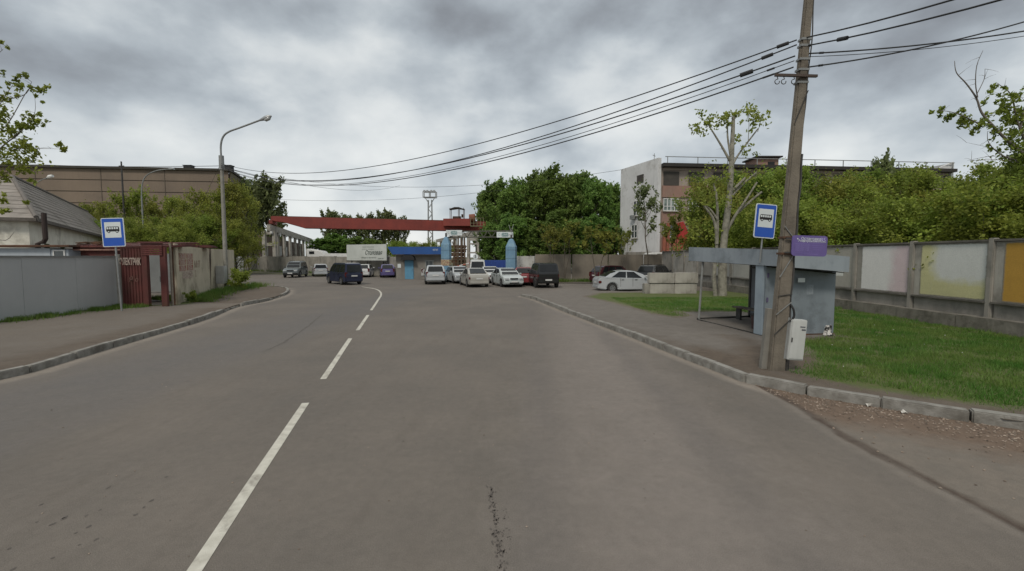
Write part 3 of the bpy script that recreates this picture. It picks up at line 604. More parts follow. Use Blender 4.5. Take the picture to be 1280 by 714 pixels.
m_.build('slate_courses', M('slate_edge', (0.20, 0.18, 0.158), (0.25, 0.225, 0.20), .6, 0.95), roof)
m_ = MB(); m_.tube([ev[0]+V((0, 0, .05)), A1+V((0, 0, .05))], 0.13, 6); m_.tube([A1+V((0, 0, .05)), A2+V((0, 0, .05))], 0.12, 6); m_.build('ridge_cap', M('ridge_grey', (0.14, 0.125, 0.11)), roof)
m_ = MB(); m_.bar(ev[0]+V((0, 0, -.1)), ev[1]+V((0, 0, -.1)), 0.12, 0.22); m_.bar(ev[0]+V((0, 0, -.1)), ev[3]+V((0, 0, -.1)), 0.12, 0.2); m_.build('eave_board', M('grey_boards', (0.13, 0.115, 0.10), (0.07, 0.06, 0.05), 3, .9), t)
pc = at(61, 268, 28.2); pd = at(60, 302, 28.2)
m_ = MB(); m_.tube([pc+V((0, -.3, .05)), V((pc.x, pc.y-.3, pd.z+.15)), V((pc.x-.12, pc.y-.3, pd.z-.05)), V((pc.x-.5, pc.y-.3, pd.z-.15)), V((pc.x-.5, pc.y-.3, 0))], 0.13, 10); m_.build('flue_pipe', M('dark_brown_pipe', (0.035, 0.022, 0.018), None, 4, .8), t)
for s in (4, 9, 14, 19, 25, 31, 37):
    c = Cn+du*s+dl*0.49; m_ = MB(); m_.wall(c, c+du*1.3, 1.6, 3.3, 0.08); f = m_.build('window', glassw, t)
# beige slab wall on the left
BW = [(-16.3, 21.75), (-19.45, 28.75), (-21.55, 35.4)]
t = thing('slab_wall', 'stained beige concrete slab wall with red stencilled patches', 'wall', (-18, 26, 0))
def slab(a, b, za, zb, m, par, label=None, name='wall_panel'):
    k = MB(); k.wall((*a, 0), (*b, 0), 0.0, (za, zb), 0.16); return k.build(name, m, par, bevel=0.03, label=label)
p1 = slab((-16.3, 21.75), (-19.25, 28.4), 2.95, 2.90, conc_beige, t, 'beige panel with red and white stencils')
p2 = slab((-19.72, 28.9), (-21.75, 35.0), 2.93, 2.92, conc_beige, t, 'paler panel behind the lamp post')
m_ = MB(); m_.box((-16.12, 21.45, 1.5), (0.24, 0.2, 3.05)); m_.build('post', conc_beige, t, bevel=.02)
m_ = MB(); m_.cyl((-15.90, 20.9, 0), (-15.90, 20.9, 3.02), 0.05, 10); m_.build('pipe_post', M('pale_pipe', (0.27, .23, .18), None, 5, .8), t)
m_ = MB(); m_.cyl((-16.0, 21.15, 0), (-16.0, 21.15, 3.1), 0.04, 10); m_.build('gate_pipe', rust, t)
d = (V((-19.25, 28.4, 0))-V((-16.3, 21.75, 0))).normalized(); nn = V((d.y, -d.x, 0))
if nn.x < 0: nn = -nn
m_ = MB(); j = V((-19.37, 28.6, 0))+nn*0.02
m_.tube([j+V((0, 0, 2.9))+nn*.1, j+V((.06, -.1, 2.3))+nn*.1, j+V((0, 0, 1.9))+nn*.08, j+V((-.02, 0.02, .1))], [0.07, .05, .06, .04], 6); m_.build('joint_gap', darkseam, t)
# lifting loops on the top
m_ = MB()
for s in (1.2, 3.4, 5.0, 6.1): 
    q = V((-16.3, 21.75, 2.9))+d*s; m_.box((q.x, q.y, q.z+.05), (.06, .06, random.uniform(.08, .2)))
m_.build('lifting_loops', rust, t)
rz = math.atan2(d.y, d.x)+math.pi   # text facing the road
def onwall(s, z, off=0.085): 
    q = V((-16.3, 21.75, 0))+d*s+nn*off; return (q.x, q.y, z)
ang = math.atan2(-d.y, -d.x)
def wtext(s, z, str_, size, m, name='stencil', sx=1.0, bold=0.0, sh=0.0):
    # local +x must run to the viewer's right: along +d seen from the road side
    o = text(name, str_, size, m, t, onwall(s, z), bold=bold, sx=sx, shear=sh)
    o.rotation_euler = (math.pi/2, 0, math.atan2(d.y, d.x) if nn.dot(V((d.y, -d.x, 0))) > 0 else math.atan2(d.y, d.x)); return o
for r_ in range(3):
    for c_ in range(2):
        s0 = 0.22+1.45*c_; z0 = 2.30-r_*.305; A_, B_ = V(onwall(s0, 0, .083)), V(onwall(s0+1.3, 0, .083))
        k = MB(); k.wall(A_, B_, z0, z0+.275, .004); k = k.build('stencil_block', M('stencil_red', (.24, .06, .035), (.33, .22, .16), 5, .85, sharp=(.42, .58)), t)
        for q_, st in enumerate(('8 953', '78 03', 'ОБЗР')): wtext(s0+.65, z0+.225-q_*0.085, st, 0.115, graffwhite, 'stencil', bold=0.004, sx=3.2)
for c_ in range(2):
    m_ = MB(); 
for q_, st in enumerate(('СКУПКА', 'РЕМОНТ')): wtext(1.8, 1.52-q_*0.18, st, 0.20, graffwhite, bold=0.010, sx=2.6)
m_ = MB(); a_ = V(onwall(0.15, 1.66)); b_ = V(onwall(3.5, 1.66)); m_.bar(a_, b_, 0.006, 0.035); m_.bar(V(onwall(3.5, 1.66)), V(onwall(3.5, 1.25)), 0.035, 0.006)
m_.bar(V(onwall(0.12, 2.0)), V(onwall(0.12, 2.62)), 0.035, 0.006); m_.build('stencil_border', graffwhite, t)
fadedred = M('faded_red_scrawl', (0.27, 0.17, 0.12), (0.3, .24, .18), 12, .9)
wtext(4.0, 1.95, 'МНТ', 0.55, fadedred, 'faded_scrawl', sx=1.2)
m_ = MB(); 
for k in range(5): m_.box((-18.7+.0*k, 27.3+.0*k, 2.96+k*.03), (1.2-k*.08, 1.3, .03), rz=.4)
tag(m_.build('rusty_sheets', redm, smooth=False), 'bent rusty red sheets lying on top of the beige slab wall', 'scrap metal')
# lamp posts
def lamp_post(loc, H, arm, label, rz=0.0, r0=.11, grp=None, lean=0.0):
    t = thing('street_lamp', label, 'street lamp', (0, 0, 0), grp)
    m_ = MB(); m_.tube([(0, 0, 0), (lean*.5*H/10, 0, H*0.5), (lean*H/10, 0, H*0.80)], [r0, r0*.85, r0*.7], 12); m_.build('pole', M('pale_post', (0.27, .26, .225), (.2, .19, .165), 4, .8, streak=.4), t, smooth=True)
    x = lean*H/10
    m_ = MB(); m_.tube([(x, 0, H*0.745), (x, 0, H*.83)], [r0*1.15, r0*1.1], 12); m_.build('sleeve', galv, t, smooth=True)
    P = catmull([(x, 0, H*.80), (x, 0, H*.89), (x+arm*.07, 0, H*.945), (x+arm*.22, 0, H*.975), (x+arm*.5, 0, H*1.0), (x+arm, 0, H*1.045)], 6)
    m_ = MB(); m_.tube(P, r0*.42, 8); m_.build('arm', galv, t, smooth=True)
    e_ = P[-1]; dd = (P[-1]-P[-2]).normalized()
    m_ = MB(); m_.tube([e_-dd*.1, e_+dd*.12, e_+dd*.35, e_+dd*.62, e_+dd*.78], [.055, .1, .15, .13, .05], 10); h = m_.build('lamp_head', lamphead, t, smooth=True)
    m_ = MB(); m_.tube([e_+dd*.22+V((0, 0, -.06)), e_+dd*.35+V((0, 0, -.1)), e_+dd*.6+V((0, 0, -.09)), e_+dd*.72+V((0, 0, -.04))], [.05, .13, .13, .05], 10); m_.build('lamp_glass', lampglass, h, smooth=True)
    return place(t, loc, rz)
lb = gp(283.5, 364.6)
LPX, LPY = lb.x, lb.y
Ztop = at(320, 148, LPY).z
t = lamp_post((LPX, LPY, 0.1), (Ztop-.1)/1.055, 2.75, 'tall street lamp with curved arm and grey meter box at its foot', r0=.145)
m_ = MB(); m_.box((LPX-.10, LPY-.34, 1.18), (0.58, 0.34, 1.2)); k = m_.build('electrical_box', M('grey_box', (.46, .46, .44), (.38, .38, .37), 3, .6, streak=.3), None, bevel=.02)
tag(k, 'grey electrical box strapped to the street lamp post', 'electrical box')
# left bus stop sign
def bus_icon(par, m, cx, cz, w, y):
    s = w/10.0
    b = MB(); prof = [(-4.8, -1.5), (-4.9, 0.6), (-4.6, 1.9), (-4.0, 2.3), (4.2, 2.3), (4.6, 2.0), (4.9, 0.4), (4.9, -1.3), (4.6, -1.6), (3.9, -1.6), (2.5, -1.6), (-2.0, -1.6), (-4.2, -1.6)]
    b.prism(prof, lambda x, z: (cx+x*s, y-0.003, cz+z*s), lambda x, z: (cx+x*s, y, cz+z*s))
    for wx in (-3.0, 3.1): b.cyl((cx+wx*s, y-.003, cz-1.7*s), (cx+wx*s, y, cz-1.7*s), 1.05*s, 16)
    o = b.build('pictogram', m, par)
    w_ = MB()
    for i in range(5): w_.box((cx+(-3.7+i*1.75)*s, y-0.0045, cz+1.0*s), (1.25*s, .003, 1.5*s))
    for wx in (-3.0, 3.1): w_.cyl((cx+wx*s, y-.006, cz-1.7*s), (cx+wx*s, y-.003, cz-1.7*s), .5*s, 12)
    w_.build('pictogram_window', signwhite, o)
def rrect(w, h, r, n=5):
    P = []
    for cx, cz, a0 in ((w/2-r, h/2-r, 0), (-w/2+r, h/2-r, 90), (-w/2+r, -h/2+r, 180), (w/2-r, -h/2+r, 270)):
        for k in range(n+1): a = R(a0+90*k/n); P.append((cx+r*math.cos(a), cz+r*math.sin(a)))
    return P
def plate(w, h, r, y0, y1, cz, cx=0):
    m_ = MB(); m_.prism(rrect(w, h, r), lambda x, z: (cx+x, y0, cz+z), lambda x, z: (cx+x, y1, cz+z)); return m_
def bus_sign(label, W_, H_, zc, pole0, pole1, base, rz, ry=0.0, pr=.035):
    t = thing('bus_stop_sign', label, 'road sign', (0, 0, 0), 'blue bus stop signs')
    p = plate(W_, H_, .05, -0.012, 0.012, zc).build('plate', signwhite, t)
    plate(W_*.93, H_*.95, .04, -0.016, -0.0125, zc).build('blue_field', signblue, t)
    plate(W_*.72, H_*.54, .01, -0.020, -0.0165, zc+H_*.085).build('white_field', signwhite, t)
    bus_icon(t, blackm, 0, zc+H_*.10, W_*.60, -0.0205)
    m_ = MB(); m_.cyl((0, .05, pole0), (0, .05, pole1), pr, 10); m_.build('pole', galv, t, smooth=True)
    m_ = MB(); m_.box((0, .03, zc+H_*.25), (.16, .05, .04)); m_.box((0, .03, zc-H_*.25), (.16, .05, .04)); m_.build('clamp', steel_d, t)
    return place(t, base, rz, 0, ry)
lb = gp(151, 389, z=.1)
u = lb.y/F
zc_ = at(144, 290.5, lb.y).z-0.1
bus_sign('blue bus stop sign on a pole in front of the grey fence', 26*u, 35.5*u, zc_, 0, zc_+0.3, (lb.x, lb.y, .1), 0.10, -0.035)
# factory
def face(a, b, z0, z1, m, name, par, th=0.3):
    k = MB(); k.wall(a, b, z0, z1, th); return k.build(name, m, par)
FD = 95
fc = at(286, 214, FD); fl = at(-120, 205, FD*1.0); zt = fc.z
fb = V(((327-640)/F*125.5, 125.5, 0))
fl = V((-60-95, 95-95*.11, 0)); fc2 = V((fc.x, fc.y, 0))
t = thing('factory_hall', 'very long brown clad factory hall with flat roof in the left distance', 'factory', (-85, 110, 0))
m_ = MB(); bk = V((fl.x-12, fl.y+32, 0)); P4 = [fl, fc2, fb, bk]
m_.hexa([(p.x, p.y, -.05) for p in P4], [(p.x, p.y, zt-.6) for p in P4]); m_.build('core', factside, t)
def fpan(a, b, m, rows, par, pan):
    d_ = (b-a).normalized(); n_ = V((d_.y, -d_.x, 0)); Lw = (b-a).length; k = MB(); s_ = MB()
    h = (zt-4)/rows
    for r_ in range(rows):
        k.wall(a+n_*.2, b+n_*.2, 4+h*r_+.09, 4+h*(r_+1)-.09, .25)
    s_.wall(a+n_*.12, b+n_*.12, 4, zt-.02, .2)
    for i in range(1, int(Lw/pan)): 
        q = a+d_*i*pan; s_.wall(q+n_*.35, q+d_*.12+n_*.35, 4, zt-.05, .05)
    k.build('cladding_panels', m, par); s_.build('panel_joints', darkseam, par)
fpan(fl, fc2, factm, 7, t, 12.0); fpan(fc2, fb, factside, 7, t, 6.0)
m_ = MB(); m_.wall(fl+V((0, -.4, 0)), fc2+V((.3, -.4, 0)), zt-.1, zt+.35, .9); m_.wall(fc2+V((.3, -.4, 0)), fb, zt-.1, zt+.35, .9); m_.build('roof_edge', M('felt_edge', (.045, .04, .03)), t)
m_ = MB(); m_.wall(fl+V((0, -.5, 0)), fc2+V((0, -.5, 0)), 3.8, 8.6, .3); m_.build('window_band', M('dim_glazing', (.055, .055, .035), (.04, .045, .03), .3, .5), t)
for px, w in ((230, 2.2), (281, 1.8)):
    q = at(px, 213, FD-1); m_ = MB(); m_.box((q.x, q.y+1.5, zt+.6), (w*.7, 1.2, 1.1)); m_.box((q.x, q.y+1.5, zt+1.2), (w*.85, 1.4, .12)); m_.build('roof_vent', blackm, t)
# poles with lamps in front of the factory
def gooseneck(px, pyb, pyt, armpx, Y, label, r=.09):
    b_ = at(px, pyt, Y); a_ = at(armpx, pyt-33, Y) if armpx else None
    t = thing('yard_lamp', label, 'street lamp', (b_.x, Y, 0))
    m_ = MB(); m_.tube([(b_.x, Y, 0), (b_.x, Y, b_.z)], [r*1.3, r], 8); m_.build('pole', galv, t)
    return t, b_
t, q = gooseneck(177, 300, 245, None, 60, 'pale gooseneck yard lamp standing before the brown factory')
pts = [at(177, 246, 60), at(177.5, 232, 60), at(181, 222, 60), at(188, 216.5, 60), at(198, 213, 60), at(211, 211.5, 60)]
m_ = MB(); m_.tube(catmull(pts, 5), .07, 8); m_.build('arm', galv, t); m_ = MB(); m_.tube([pts[-1], pts[-1]+V((.7, 0, .05))], [.1, .16], 8); m_.build('lamp_head', lamphead, t)
t = thing('yard_lamp', 'white lamp head on a thin arm above the slate roof', 'street lamp', tuple(at(42, 300, 48).xy)+(0,))
m_ = MB(); a_ = at(40, 232, 48); m_.tube([V((a_.x, 48, 0)), a_], .09, 8); m_.build('pole', galv, t); m_ = MB(); m_.tube([a_, at(52, 225, 48), at(60, 222, 48)], .05, 8); m_.build('arm', galv, t)
m_ = MB(); m_.tube([at(59, 222.3, 48), at(62, 221, 48), at(66, 220, 48)], [.08, .2, .14], 8); m_.build('lamp_head', whitep, t)
t = thing('wire_post', 'thin dark post carrying a wire in front of the brown factory', 'post', (at(152, 300, 62).x, 62, 0))
a_ = at(151.5, 202, 62); m_ = MB(); m_.tube([V((a_.x, 62, 0)), a_], [.16, .09], 8); m_.build('pole', steel_d, t); m_ = MB(); m_.box((a_.x, 62, a_.z-.6), (.7, .1, .1)); m_.build('crossbar', steel_d, t)
# far concrete yard wall (left)
def panel_wall(name, label, P, za, m, seg=3.0, th=.14, post=True, base=0.0, mats=None):
    t = thing(name, label, 'wall', (P[0][0], P[0][1], 0)); P = [V((*p[:2], 0)) for p in P]; i = 0
    for a, b in zip(P[:-1], P[1:]):
        n = max(1, round((b-a).length/seg))
        for k in range(n):
            q0 = a.lerp(b, k/n); q1 = a.lerp(b, (k+1)/n); dd = (q1-q0).normalized()
            w = MB(); w.wall(q0+dd*.06, q1-dd*.06, base, za+random.uniform(-.05, .05), th)
            w.build('wall_panel', mats[i % len(mats)] if mats else m, t, bevel=.015); i += 1
            if post: w = MB(); w.wall(q0-dd*.13, q0+dd*.13, base, za+.06, th*2.0); w.build('post', m, t)
    return t
panel_wall('yard_wall', 'grey concrete panel wall behind the parked cars on the left', [(-44.5, 75), (-15.5, 55.8), (-12.6, 53.2)], 2.42, conc, 3.4)
t = panel_wall('yard_wall', 'short white panel wall by the far left bend', [(-52, 76), (-44.8, 75)], 2.45, M('whitish_panel', (.42, .44, .44), (.34, .35, .35), .6, .9, streak=.3), 3.4, post=False)
m_ = strip([(-60, 72, 0), (-44, 70.5, 0), (-24, 57.5, 0), (-17, 53.5, 0)], 3.2, .03, None, 'x'); struct(m_.build('far_verge', M('dry_grass_soil', (.12, .105, .06), (.06, .08, .025), 1.0, .95)))
strip_grass('wall_foot_grass', (-44, 73.5, 0), (-17, 56, 0), 3500, .5, .5, -1)
# billboard with script lettering
bl = at(434, 325, 57.5); br = at(483.5, 327, 54.8); zb = at(434, 325.5, 57.5).z; zt_ = at(434, 306, 57.5).z
t = thing('billboard', 'white canteen billboard with black script lettering mounted on the yard wall', 'billboard', (bl.x, bl.y, 0))
bl = V((bl.x, bl.y, 0)); br = V((br.x, br.y, 0)); dd = (br-bl).normalized(); nb = V((dd.y, -dd.x, 0)); th_ = math.atan2(dd.y, dd.x)
m_ = MB(); m_.wall(bl, br, zb, zt_, .10); m_.build('board', M('board_white', (.50, .52, .49), (.42, .44, .41), .8, .6), t)
m_ = MB(); m_.wall(bl-dd*.04, br+dd*.04, zb-.14, zb-.02, .2); m_.build('lower_frame', steel_d, t)
def btext(u_, v_, s_, size, m, sh=0., sx=1., nm='lettering', bold=0.0):
    q = bl.lerp(br, u_)+nb*.056; o = text(nm, s_, size, m, t, (q.x, q.y, zb+(zt_-zb)*v_), shear=sh, sx=sx, bold=bold); o.rotation_euler = (math.pi/2, 0, th_)
inkm = M('ink', (.03, .045, .035), None, 3, .6)
btext(.68, .47, 'Столовая', .74, inkm, .35, .80, bold=.012)
lightink = M('faint_ink', (.2, .22, .2), None, 3, .6)
btext(.55, .84, 'приглашаем', .24, lightink, .1, 1.3); btext(.55, .70, 'всех в уютную', .2, lightink, .1, 1.3)
btext(.22, .12, '- - - - - - - -', .18, lightink, 0, 1.5); btext(.56, .17, 'обеды и выпечка', .24, inkm, .2, 1.2); btext(.86, .12, 'ждём вас', .20, inkm, .4, 1.0)
m_ = MB(); [m_.wall(bl.lerp(br, s)+nb*-.15-dd*.05, bl.lerp(br, s)+nb*-.15+dd*.05, 0, zt_, .1) for s in (.1, .5, .9)]; m_.build('post', steel_d, t)
# guardhouse
GYd = 48.0
def gx_(px, Y=GYd): return (px-640)/F*Y
t = thing('guardhouse', 'low grey gatehouse with bright blue fascia and pale blue door', 'gatehouse', (gx_(522), GYd+2, 0))
m_ = MB(); x0, x1 = gx_(495), gx_(553); m_.box(((x0+x1)/2, GYd+2.5, 1.35), (x1-x0, 5, 2.7)); m_.build('wall', guardwall, t)
m_ = MB(); zb, zt_ = zat(318, GYd), zat(308.8, GYd)
P = [(gx_(487), zt_), (gx_(553.5), zt_), (gx_(553.5), zb), (gx_(493), zb)]
m_.prism(P, lambda x, z: (x, GYd-.75, z), lambda x, z: (x, GYd+5.3, z)); m_.build('fascia', fasciablue, t)
m_ = MB(); m_.box(((x0+x1)/2, GYd+2.3, 2.62), (x1-x0+.3, 5.8, .12)); m_.build('soffit', M('pinkish_trim', (.33, .28, .25)), t)
q = (gx_(506.3), gx_(517)); m_ = MB(); m_.box(((q[0]+q[1])/2, GYd-.03, 1.0), (q[1]-q[0], .1, 2.05)); k = m_.build('door', doorblue, t)
m_ = MB(); m_.cyl((q[1]-.12, GYd-.13, .95), (q[1]-.12, GYd-.13, 1.15), .02); m_.build('handle', galv, k)
m_ = MB(); cx = (q[0]+q[1])/2; arc = [(-.72, 0)]+[(.72*math.cos(R(a)), .62*math.sin(R(a))) for a in range(165, 0, -15)][::1]+[(.72, 0)]
m_.prism(arc, lambda x, z: (cx+x, GYd-.7, 2.05+z), lambda x, z: (cx+x, GYd, 2.05+z)); m_.build('awning', blackm, t)
q = (gx_(533), gx_(541)); m_ = MB(); m_.box(((q[0]+q[1])/2, GYd-.02, 1.50), (q[1]-q[0], .06, .85)); k = m_.build('window', glassw, t)
m_ = MB()
for (a, b, c, d_) in (((q[0]+q[1])/2, 1.97, q[1]-q[0]+.35, .10), ((q[0]+q[1])/2, 1.04, q[1]-q[0]+.2, .07), (q[0]-.04, 1.5, .07, .9), (q[1]+.04, 1.5, .07, .9), ((q[0]+q[1])/2-.05, 1.5, .04, .86)): m_.box((a, GYd-.05, b), (c, .08, d_))
m_.build('frame', M('grey_frame', (.25, .27, .26)), k)
m_ = MB(); m_.box((gx_(499.3), GYd-.02, 1.42), (.36, .03, .42)); m_.build('notice', signwhite, t)
text('sign_text', 'КПП', .26, signwhite, t, (gx_(546), GYd-.76, (zb+zt_)/2+.05))
# blue gate pillars and sign beam
pils = []
for px0, px1, Y, pt, lab in ((551.8, 564.2, 43.4, 296, 'left pale blue gate pillar with mosaic band and pointed top'), (632.2, 646, 42.0, 298.5, 'right pale blue gate pillar with plain shaft and pointed top')):
    cx = (px0+px1)/2; x = gx_(cx, Y); w = (px1-px0)/F*Y; z2 = zat(pt, Y); t = thing('gate_pillar', lab, 'pillar', (x, Y, 0), 'blue gate pillars')
    def ring(r, z, n=6): return [(x+r*math.cos(R(60*k+12)), Y+r*math.sin(R(60*k+12)), z) for k in range(n)]
    r_ = w/2*1.03; m_ = MB(); vs = ring(r_, 0)+ring(r_, z2-.75)+ring(r_*.42, z2-.08)+ring(r_*.15, z2); n = 6
    m_.add(vs, [(i*n+k, i*n+(k+1) % n, (i+1)*n+(k+1) % n, (i+1)*n+k) for i in range(3) for k in range(n)]+[tuple(3*n+k for k in range(n))]); m_.build('shaft', pillarblue, t)
    m_ = MB()
    for zz in (1.1, 2.2, 3.0): m_.add(ring(r_*1.01, zz)+ring(r_*1.01, zz+.04), [(k, (k+1) % n, n+(k+1) % n, n+k) for k in range(n)])
    m_.build('joint_lines', M('pillar_joint', (.09, .15, .2)), t)
    if px0 < 600:
        m_ = MB(); za, zb_ = zat(332, Y), zat(324.5, Y); m_.add(ring(r_*1.03, za)+ring(r_*1.03, zb_), [(k, (k+1) % n, n+(k+1) % n, n+k) for k in range(n)]+[tuple(range(n))[::-1], tuple(range(n, 2*n))])
        m_.build('mosaic_band', M('mosaic', (.42, .36, .22), (.26, .14, .10), 9, .8, det=2, sharp=(.45, .55)), t)
    pils.append((x, Y, z2))
t = thing('gate_beam', 'dark steel gate beam between the blue pillars with two white name boards', 'gate beam', (gx_(600, 43), 43, 0))
za, zb_ = zat(296.5, 43), zat(289, 43); xa, xb = gx_(559, 43.6), gx_(641, 42.4)
m_ = MB()
for z in (za, zb_): m_.bar((xa, 43.7, z), (xb, 42.5, z), .14, .10)
n = 16
for i in range(n): m_.bar((xa+(xb-xa)*i/n, 43.7-1.2*i/n, za if i % 2 else zb_), (xa+(xb-xa)*(i+1)/n, 43.7-1.2*(i+1)/n, zb_ if i % 2 else za), .07)
m_.build('truss', M('dark_beam', (.06, .06, .05), (.09, .085, .07), 3, .8), t)
for (p0, p1, q0, q1, Y) in ((558, 578, 287.8, 294.5, 43.4), (621, 641.5, 290, 297, 42.3)):
    x0, x1 = gx_(p0, Y), gx_(p1, Y); z0, z1 = zat(q1, Y), zat(q0, Y); cx = (x0+x1)/2
    m_ = MB(); m_.box((cx, Y, (z0+z1)/2), (x1-x0, .1, z1-z0)); k = m_.build('name_board', signwhite, t)
    m_ = MB(); m_.prism(rrect((x1-x0)*.42, (z1-z0)*.66, .1), lambda x, z: (cx+x, Y-.058, (z0+z1)/2+z), lambda x, z: (cx+x, Y-.052, (z0+z1)/2+z)); m_.build('emblem', M('teal_emblem', (.16, .26, .26)), k)
    text('emblem_text', 'СМЗ', .26, signwhite, k, (cx, Y-.06, (z0+z1)/2), sx=1.3)
    text('board_text', 'С', .3, M('board_grey', (.28, .33, .33)), k, (x0+.25, Y-.052, (z0+z1)/2)); text('board_text', 'завод', .16, M('board_grey2', (.34, .36, .36)), k, (x1-.27, Y-.052, (z0+z1)/2))
for s in (.0, 1.0):
    m_ = MB(); x = pils[0][0] if s == 0 else pils[1][0]; Y = pils[0][1] if s == 0 else pils[1][1]; m_.box((x, Y, pils[0 if s == 0 else 1][2]+.1), (.16, .16, .5)); m_.build('bracket', steel_d, t)
m_ = MB(); x, Y, z = pils[1]; m_.bar((x, Y, z+.6), (x-.22, Y, z+1.3), .05); m_.bar((x, Y, z+.6), (x+.2, Y, z+1.35), .05); m_.build('floodlight_bracket', galv, t)
# boom barrier
t = thing('boom_barrier', 'raised red and white striped boom barrier behind the parked cars', 'barrier', (gx_(562, 44), 44, 0))
m_ = MB(); x = gx_(562.5, 44); m_.box((x, 44, .55), (.35, .35, 1.1)); m_.build('housing', M('barrier_box', (.35, .15, .1)), t, bevel=.02)
a_ = at(562, 335.5, 44); b_ = at(603, 325, 44)
for i in range(10):
    m_ = MB(); m_.cyl(a_.lerp(b_, i/10), a_.lerp(b_, (i+1)/10), .05, 8); m_.build('boom_segment', whitep if i % 2 else M('boom_red', (.45, .12, .08)), t)
t = thing('round_road_sign', 'small round white sign with dark digit on a post behind the barrier', 'road sign', (gx_(594.5, 46), 46, 0))
q = at(594.5, 321, 46); m_ = MB(); m_.cyl((q.x, 45.9, q.z), (q.x, 45.94, q.z), .27, 20); m_.build('disc', signwhite, t); m_ = MB(); m_.cyl((q.x, 46, 0), (q.x, 46, q.z+.2), .04, 8); m_.build('pole', galv, t)
text('digit', '5', .42, blackm, t, (q.x, 45.89, q.z), bold=.01)
# blue container, white wall, right-hand concrete wall
t = thing('blue_container', 'long ultramarine metal container behind the gate', 'container', (gx_(618, 55), 56, 0))
m_ = MB(); x0, x1 = gx_(601, 55), gx_(634, 55); zt_ = zat(325.5, 55); m_.box(((x0+x1)/2, 56.2, zt_/2), (x1-x0, 2.4, zt_)); m_.build('body', contblue, t, bevel=.03)
m_ = MB(); [m_.box((x0+.15+i*.32, 54.98, zt_/2), (.12, .06, zt_-.3)) for i in range(int((x1-x0)/.32))]; m_.build('ribs', contblue, t)
wt = thing('whitewashed_wall', 'patchy whitewashed wall between right blue pillar and grey wall', 'wall', (gx_(657, 45), 45, 0))
m_ = MB(); m_.wall((gx_(646, 45), 45, 0), (gx_(668.3, 44), 44, 0), 0, zat(320.2, 45), .2); m_.build('wall_panel', M('flaking_whitewash', (.50, .50, .47), (.40, .39, .36), 1.5, .9, c3=(.16, .15, .12), s3=1.3), wt)
panel_wall('yard_wall', 'grey-brown concrete yard wall behind the black jeep and roadside trees', [(gx_(668, 43), 43), (gx_(760, 43.5), 43.5), (gx_(846, 46), 46), (gx_(860, 50), 50)], 2.60, M('brownish_concrete', (.235, .205, .165), (.175, .152, .122), .6, .92, streak=.35, bump=.2), 4.4, post=False)
panel_wall('yard_wall', 'pale concrete wall stretch between the dark corner and the shelter post', [(gx_(862, 50), 50), (MW, 45.5)], 2.75, conc_l, 3.0)
strip_grass('yard_grass', (-19.5, 24, 0), (-16.8, 22.6, 0), 5000, .9, .3, 1)
strip_grass('far_right_grass', (gx_(672, 42), 42, 0), (gx_(760, 42), 42, 0), 4000, .7, .4, -1)
struct(strip([(gx_(668, 40), 41.3, 0), (gx_(720, 40), 41.0, 0), (gx_(775, 38), 40.5, 0)], 1.6, .05, None, 'v').build('far_verge', soil))
# ================================================================== CRANE, MAST, RUNWAYS
cg = V((-.334, 1, 0)).normalized()
t = thing('crane_runway', 'grey concrete crane runway on columns at the left end of the red girder', 'crane runway', (-32.7, 62, 0))
st = at(337, 279, 74); zr = st.z-.25
def on(s, z=0, side=0): q = V((st.x, st.y, 0))+cg*s+V((cg.y, -cg.x, 0))*side; return V((q.x, q.y, z))
m_ = MB()
for i in range(9): m_.bar(on(i*7.4-1, zr-.55), on(i*7.4+6.3, zr-.55), .55, 1.05)
m_.build('runway_beam', conc_l, t, bevel=.02)
m_ = MB(); m_.bar(on(-1, zr+.06), on(65, zr+.06), .12, .14); m_.build('rail', rust, t)
for i in range(10):
    m_ = MB(); s = -.6+i*7.4; w = .75 if i else .9
    m_.box((*on(s).xy, (zr-1.1)/2), (.42, .42, zr-1.1), rz=-.32) if i else [m_.box((*on(s, 0, sd).xy, (zr-1.1)/2), (.5, .6, zr-1.1)) for sd in (-.75, .75)]
    if not i: [m_.box((*on(s).xy, z), (1.2, .5, .5)) for z in (1.5, 4.4, zr-1.4)]
    m_.build('column', conc_l, t)
    m_ = MB(); q = on(s-.4, zr-1.3, .4); m_.box((*q.xy, q.z), (.34, .34, .34)); m_.build('column_lamp', whitep, t)
wh = thing('workshop_building', 'brick workshop wall behind the left crane columns', 'workshop', tuple(on(20, 0, -5).xy)+(0,))
m_ = MB(); m_.wall(on(3, 0, -2.2), on(63, 0, -2.2), 0, zr-1.6, .4); m_.build('wall', M('old_brick', (.15, .105, .08), (.10, .075, .06), .5, .9, streak=.3), wh)
for i in range(7):
    m_ = MB(); m_.wall(on(6+i*7.4, 0, -1.95), on(8.8+i*7.4, 0, -1.95), 2.6, 4.6, .05); m_.build('window', M('bright_pane', (.5, .52, .52), (.2, .2, .2), 1.5, .3), wh)
